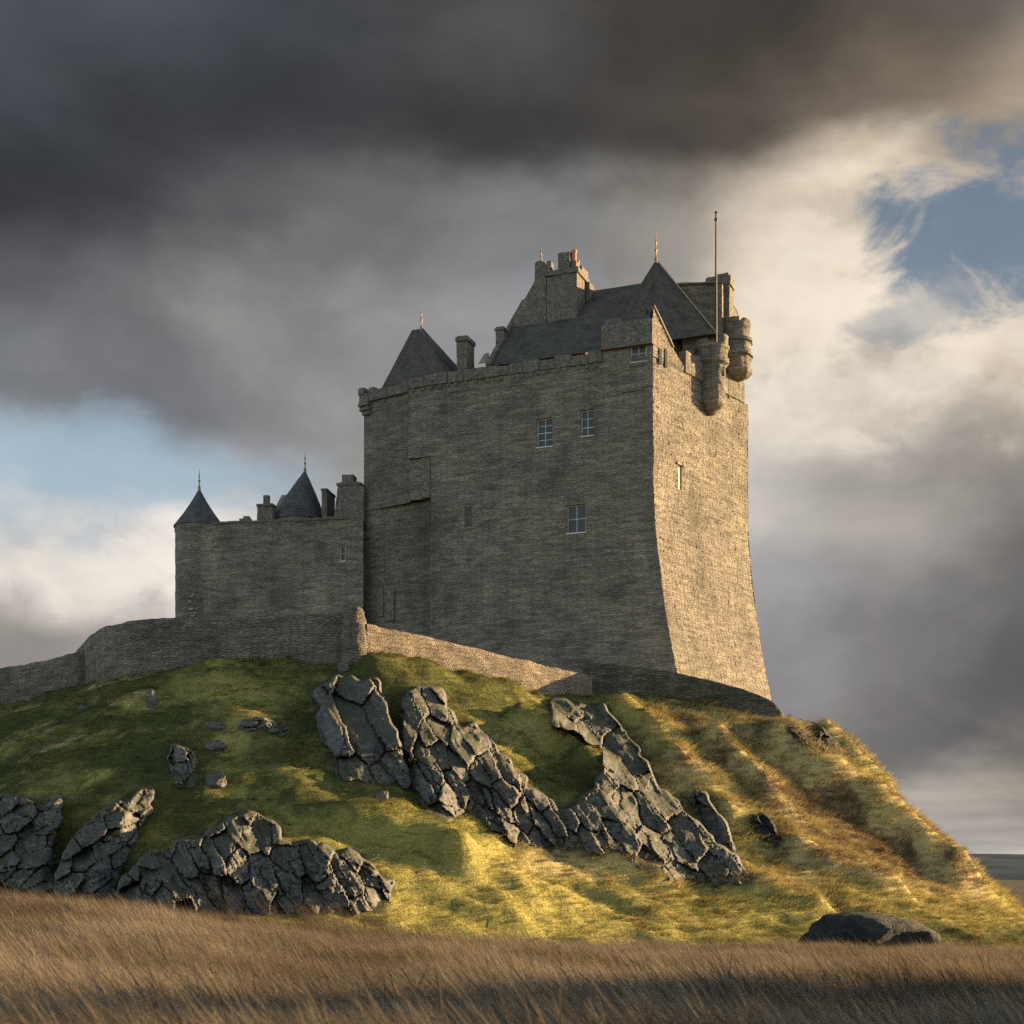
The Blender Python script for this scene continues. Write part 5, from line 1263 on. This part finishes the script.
# ------------------------------------------------------------------ grass
def tuft(name, nbl, hmin, hmax, rad, wmin, wmax, lean, leanvar, bend, seed, material, segs=4, seedhead=False):
    r_ = random.Random(seed); vs_, fs, uvs = [], [], []
    for b_ in range(nbl):
        a = r_.uniform(0, 6.283); rr = rad * math.sqrt(r_.random()); bx, by = rr * math.cos(a), rr * math.sin(a)
        h = r_.uniform(hmin, hmax); wd = r_.uniform(wmin, wmax); fa = r_.uniform(0, 6.283)
        lx = lean + r_.gauss(0, leanvar); ly = r_.gauss(0, leanvar); u_ = r_.random(); tx, ty = math.cos(fa), math.sin(fa); base = len(vs_)
        for i in range(segs + 1):
            t = i / segs; z = h * (t - 0.18 * bend * t * t); ox = h * (lx * t + bend * 0.5 * (1 if lean >= 0 else -1) * t * t * (0.4 + abs(lx))); oy = h * ly * (t + 0.4 * t * t)
            ww_ = wd * ((1 - t) ** 0.6) if not seedhead else wd * (0.75 if t < 0.7 else (1.5 if t < 0.95 else 0.25))
            ww_ = max(ww_, wd * 0.12)
            vs_.append((bx + ox - tx * ww_ / 2, by + oy - ty * ww_ / 2, z - 0.05)); vs_.append((bx + ox + tx * ww_ / 2, by + oy + ty * ww_ / 2, z - 0.05))
            uvs += [(u_, t), (u_, t)]
        for i in range(segs): k_ = base + 2 * i; fs.append((k_, k_ + 1, k_ + 3, k_ + 2))
    me = bpy.data.meshes.new(name); me.from_pydata(vs_, [], fs); ul = me.uv_layers.new(name='UVMap')
    for p in me.polygons:
        for li in p.loop_indices: ul.data[li].uv = uvs[me.loops[li].vertex_index]
    me.materials.append(material); me.shade_smooth(); return bpy.data.objects.new(name, me)
def scatter(name, xyz, rot, scl, kind, tint_, sources, gnv):
    """one object of grass: points that carry instanced tufts"""
    col_ = bpy.data.collections.new(name + '_tufts')
    for s_ in sources: col_.objects.link(s_)
    me = bpy.data.meshes.new(name); me.from_pydata(xyz.tolist(), [], [])
    def attr(nm, typ, arr, key='value'):
        a = me.attributes.new(nm, typ, 'POINT'); a.data.foreach_set(key, np.ascontiguousarray(arr).ravel())
    attr('rot', 'FLOAT_VECTOR', rot.astype(np.float32), 'vector'); attr('gnv', 'FLOAT_VECTOR', gnv.astype(np.float32), 'vector'); attr('scl', 'FLOAT', scl.astype(np.float32)); attr('knd', 'INT', kind.astype(np.int32)); attr('tint', 'FLOAT', tint_.astype(np.float32)); attr('rnd', 'FLOAT', RNG.random(len(xyz)).astype(np.float32))
    o_ = bpy.data.objects.new(name, me); link(o_); o_['kind'] = 'stuff'
    ng = bpy.data.node_groups.new(name, 'GeometryNodeTree'); ng.interface.new_socket('Geometry', in_out='INPUT', socket_type='NodeSocketGeometry'); ng.interface.new_socket('Geometry', in_out='OUTPUT', socket_type='NodeSocketGeometry')
    n = ng.nodes; gi = n.new('NodeGroupInput'); go = n.new('NodeGroupOutput'); ip = n.new('GeometryNodeInstanceOnPoints'); ci = n.new('GeometryNodeCollectionInfo')
    ci.inputs['Collection'].default_value = col_; ci.inputs['Separate Children'].default_value = True; ci.inputs['Reset Children'].default_value = True
    def na(nm, typ): a = n.new('GeometryNodeInputNamedAttribute'); a.data_type = typ; a.inputs['Name'].default_value = nm; return a.outputs['Attribute']
    L = ng.links; L.new(gi.outputs[0], ip.inputs['Points']); L.new(ci.outputs[0], ip.inputs['Instance']); ip.inputs['Pick Instance'].default_value = True
    L.new(na('knd', 'INT'), ip.inputs['Instance Index']); L.new(na('rot', 'FLOAT_VECTOR'), ip.inputs['Rotation']); L.new(na('scl', 'FLOAT'), ip.inputs['Scale']); L.new(ip.outputs[0], go.inputs[0])
    mod = o_.modifiers.new('tufts', 'NODES'); mod.node_group = ng; return o_
short = [tuft('turf_%d' % i, 30, 0.02, 0.08, 0.42, 0.012, 0.024, 0.25, 0.4, 0.5, 100 + i, M['hill_grass'], 3) for i in range(3)]
long_ = [tuft('ztussock_%d' % i, 36, 0.08, 0.30, 0.30, 0.010, 0.020, 0.6, 0.35, 0.9, 200 + i, M['hill_grass'], 4) for i in range(3)]
def gn_of(a, b_): v = np.c_[-a, -b_, np.ones(len(a))]; return v / np.linalg.norm(v, axis=1)[:, None]
NH = 125000
hx = RNG.uniform(-46, 50, NH); hy = RNG.uniform(58, 122, NH)
hz = terrain(hx, hy); hpx, hpy = 512 + F * hx / hy, HOR - F * (hz - CAMZ) / hy
keepm = (hpx > -60) & (hpx < 1090)
inrock = np.zeros(NH, bool)
for o_ in OUT:
    c0 = np.mean(o_['poly'], 0); inrock |= inpoly(c0[0] + (hpx - c0[0]) * 1.06, c0[1] + (hpy - c0[1]) * 1.08, o_['poly'])
keepm &= ~(inrock & (RNG.random(NH) < 0.6))
# not behind the walls: the ground inside the castle stays bare
wallline_x = [pl2(-170, 131)[0], pl2(0, 117.5)[0], pl2(86, 109)[0], pl2(130, 103.4)[0], pl2(200, 101.8)[0], pl2(350, 100.4)[0], pl2(430, 103.2)[0], pl2(500, 107.6)[0], pl2(592, 114.2)[0], pl2(676, 113.9)[0], pl2(740, 112.6)[0], pl2(785, 112.4)[0], pl2(792, 116)[0], 50]
wallline_y = [131, 117.5, 109, 103.3, 101.7, 100.3, 103.1, 107.5, 114.1, 113.8, 112.5, 112.3, 119, 122]
keepm &= hy < np.interp(hx, wallline_x, wallline_y)
hx, hy, hz, hpx, hpy = (v[keepm] for v in (hx, hy, hz, hpx, hpy)); nh = len(hx)
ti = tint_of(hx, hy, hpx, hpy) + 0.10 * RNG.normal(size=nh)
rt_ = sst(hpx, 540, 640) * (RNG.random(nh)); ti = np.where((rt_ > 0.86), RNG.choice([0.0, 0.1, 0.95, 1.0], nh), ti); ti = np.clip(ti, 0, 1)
e = 0.5; sx_ = (terrain(hx + e, hy) - terrain(hx - e, hy)) / (2 * e); sy_ = (terrain(hx, hy + e) - terrain(hx, hy - e)) / (2 * e)
down = np.arctan2(-sy_, -sx_)
islong = RNG.random(nh) < np.where(ti > 0.42, 0.75, 0.07)
kind = np.where(islong, 3, 0) + RNG.integers(0, 3, nh)
rotz = np.where(islong, down + RNG.normal(0, 0.45, nh), RNG.uniform(0, 6.28, nh))
rot = np.c_[-0.25 * np.sin(np.arctan(sy_)) * 0, np.zeros(nh), rotz]
scl = np.where(islong, RNG.uniform(0.55, 1.15, nh) * (1 + 0.55 * sst(hpx, 560, 680)), RNG.uniform(0.7, 1.5, nh)) * (0.75 + 0.5 * np.clip(fbm(hx, hy, 0.5, 3) + 0.4, 0, 1))
wd_ = np.array(WEED); wz_ = terrain(wd_[:, 0], wd_[:, 1]) - 0.03; CRACK += [(a, b_, c_) for (a, b_), c_ in zip(WEED, wz_)]
cp_ = np.array(CRACK); nc = len(cp_)      # grass rooted in the joints of the rock
scatter('hill_grass', np.r_[np.c_[hx, hy, hz - 0.02], cp_], np.r_[rot, np.c_[np.zeros(nc), np.zeros(nc), RNG.uniform(0, 6.28, nc)]], np.r_[scl, RNG.uniform(0.6, 1.4, nc)], np.r_[kind, RNG.integers(1, 6, nc)],
        np.r_[ti, np.clip(RNG.normal(0.2, 0.15, nc), 0, 0.6)], short + long_, np.r_[gn_of(sx_, sy_), gn_of(np.full(nc, 0.1), np.full(nc, 0.7))])

mead = [tuft('reed_%d' % i, 40, 0.62, 1.12, 0.40, 0.005, 0.011, -0.42, 0.13, 0.45, 300 + i, M['meadow_grass'], 5, i % 2 == 0) for i in range(4)]
mead += [tuft('stalk_%d' % i, 9, 0.95, 1.45, 0.45, 0.006, 0.010, -0.38, 0.16, 0.4, 350 + i, M['meadow_grass'], 5, True) for i in range(2)]
NM = 62000
my = np.sqrt(RNG.uniform(7.0 ** 2, 66.0 ** 2, NM)); mx_ = RNG.uniform(-0.44, 0.46, NM) * my
# more tufts close by
ny_ = RNG.uniform(7, 30, 9000); my = np.r_[my, ny_]; mx_ = np.r_[mx_, RNG.uniform(-0.44, 0.46, 9000) * ny_]
mz = terrain(mx_, my); nm_ = len(mx_)
edge_ = np.interp(512 + F * mx_ / my, [0, 200, 380, 520, 700, 1024], [54, 54, 56, 60, 62, 64])
km = my < edge_ + 7 * fbm(mx_, my, 0.22, 3) + RNG.exponential(3.2, nm_) - 2.5
mx_, my, mz = mx_[km], my[km], mz[km]; nm_ = len(mx_)
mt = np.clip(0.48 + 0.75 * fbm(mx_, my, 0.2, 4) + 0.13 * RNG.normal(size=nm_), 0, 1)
mt = np.clip(mt - 0.45 * sst(my, 30, 46) * sst(-mx_, 0, 8), 0, 1)  # darker tint towards the far left: shade painted into the tufts
far_ = np.clip((my - edge_[km] + 12) / 12, 0, 1)
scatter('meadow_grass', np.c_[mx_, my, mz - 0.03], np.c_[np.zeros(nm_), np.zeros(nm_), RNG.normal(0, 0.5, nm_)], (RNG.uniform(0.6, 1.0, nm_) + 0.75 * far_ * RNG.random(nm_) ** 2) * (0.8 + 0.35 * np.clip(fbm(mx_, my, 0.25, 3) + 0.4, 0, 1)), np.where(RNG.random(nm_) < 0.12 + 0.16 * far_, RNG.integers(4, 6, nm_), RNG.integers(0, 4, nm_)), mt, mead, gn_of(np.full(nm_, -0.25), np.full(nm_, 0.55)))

for o_ in bpy.data.objects:
    if '_w' in o_.keys(): del o_['_w']
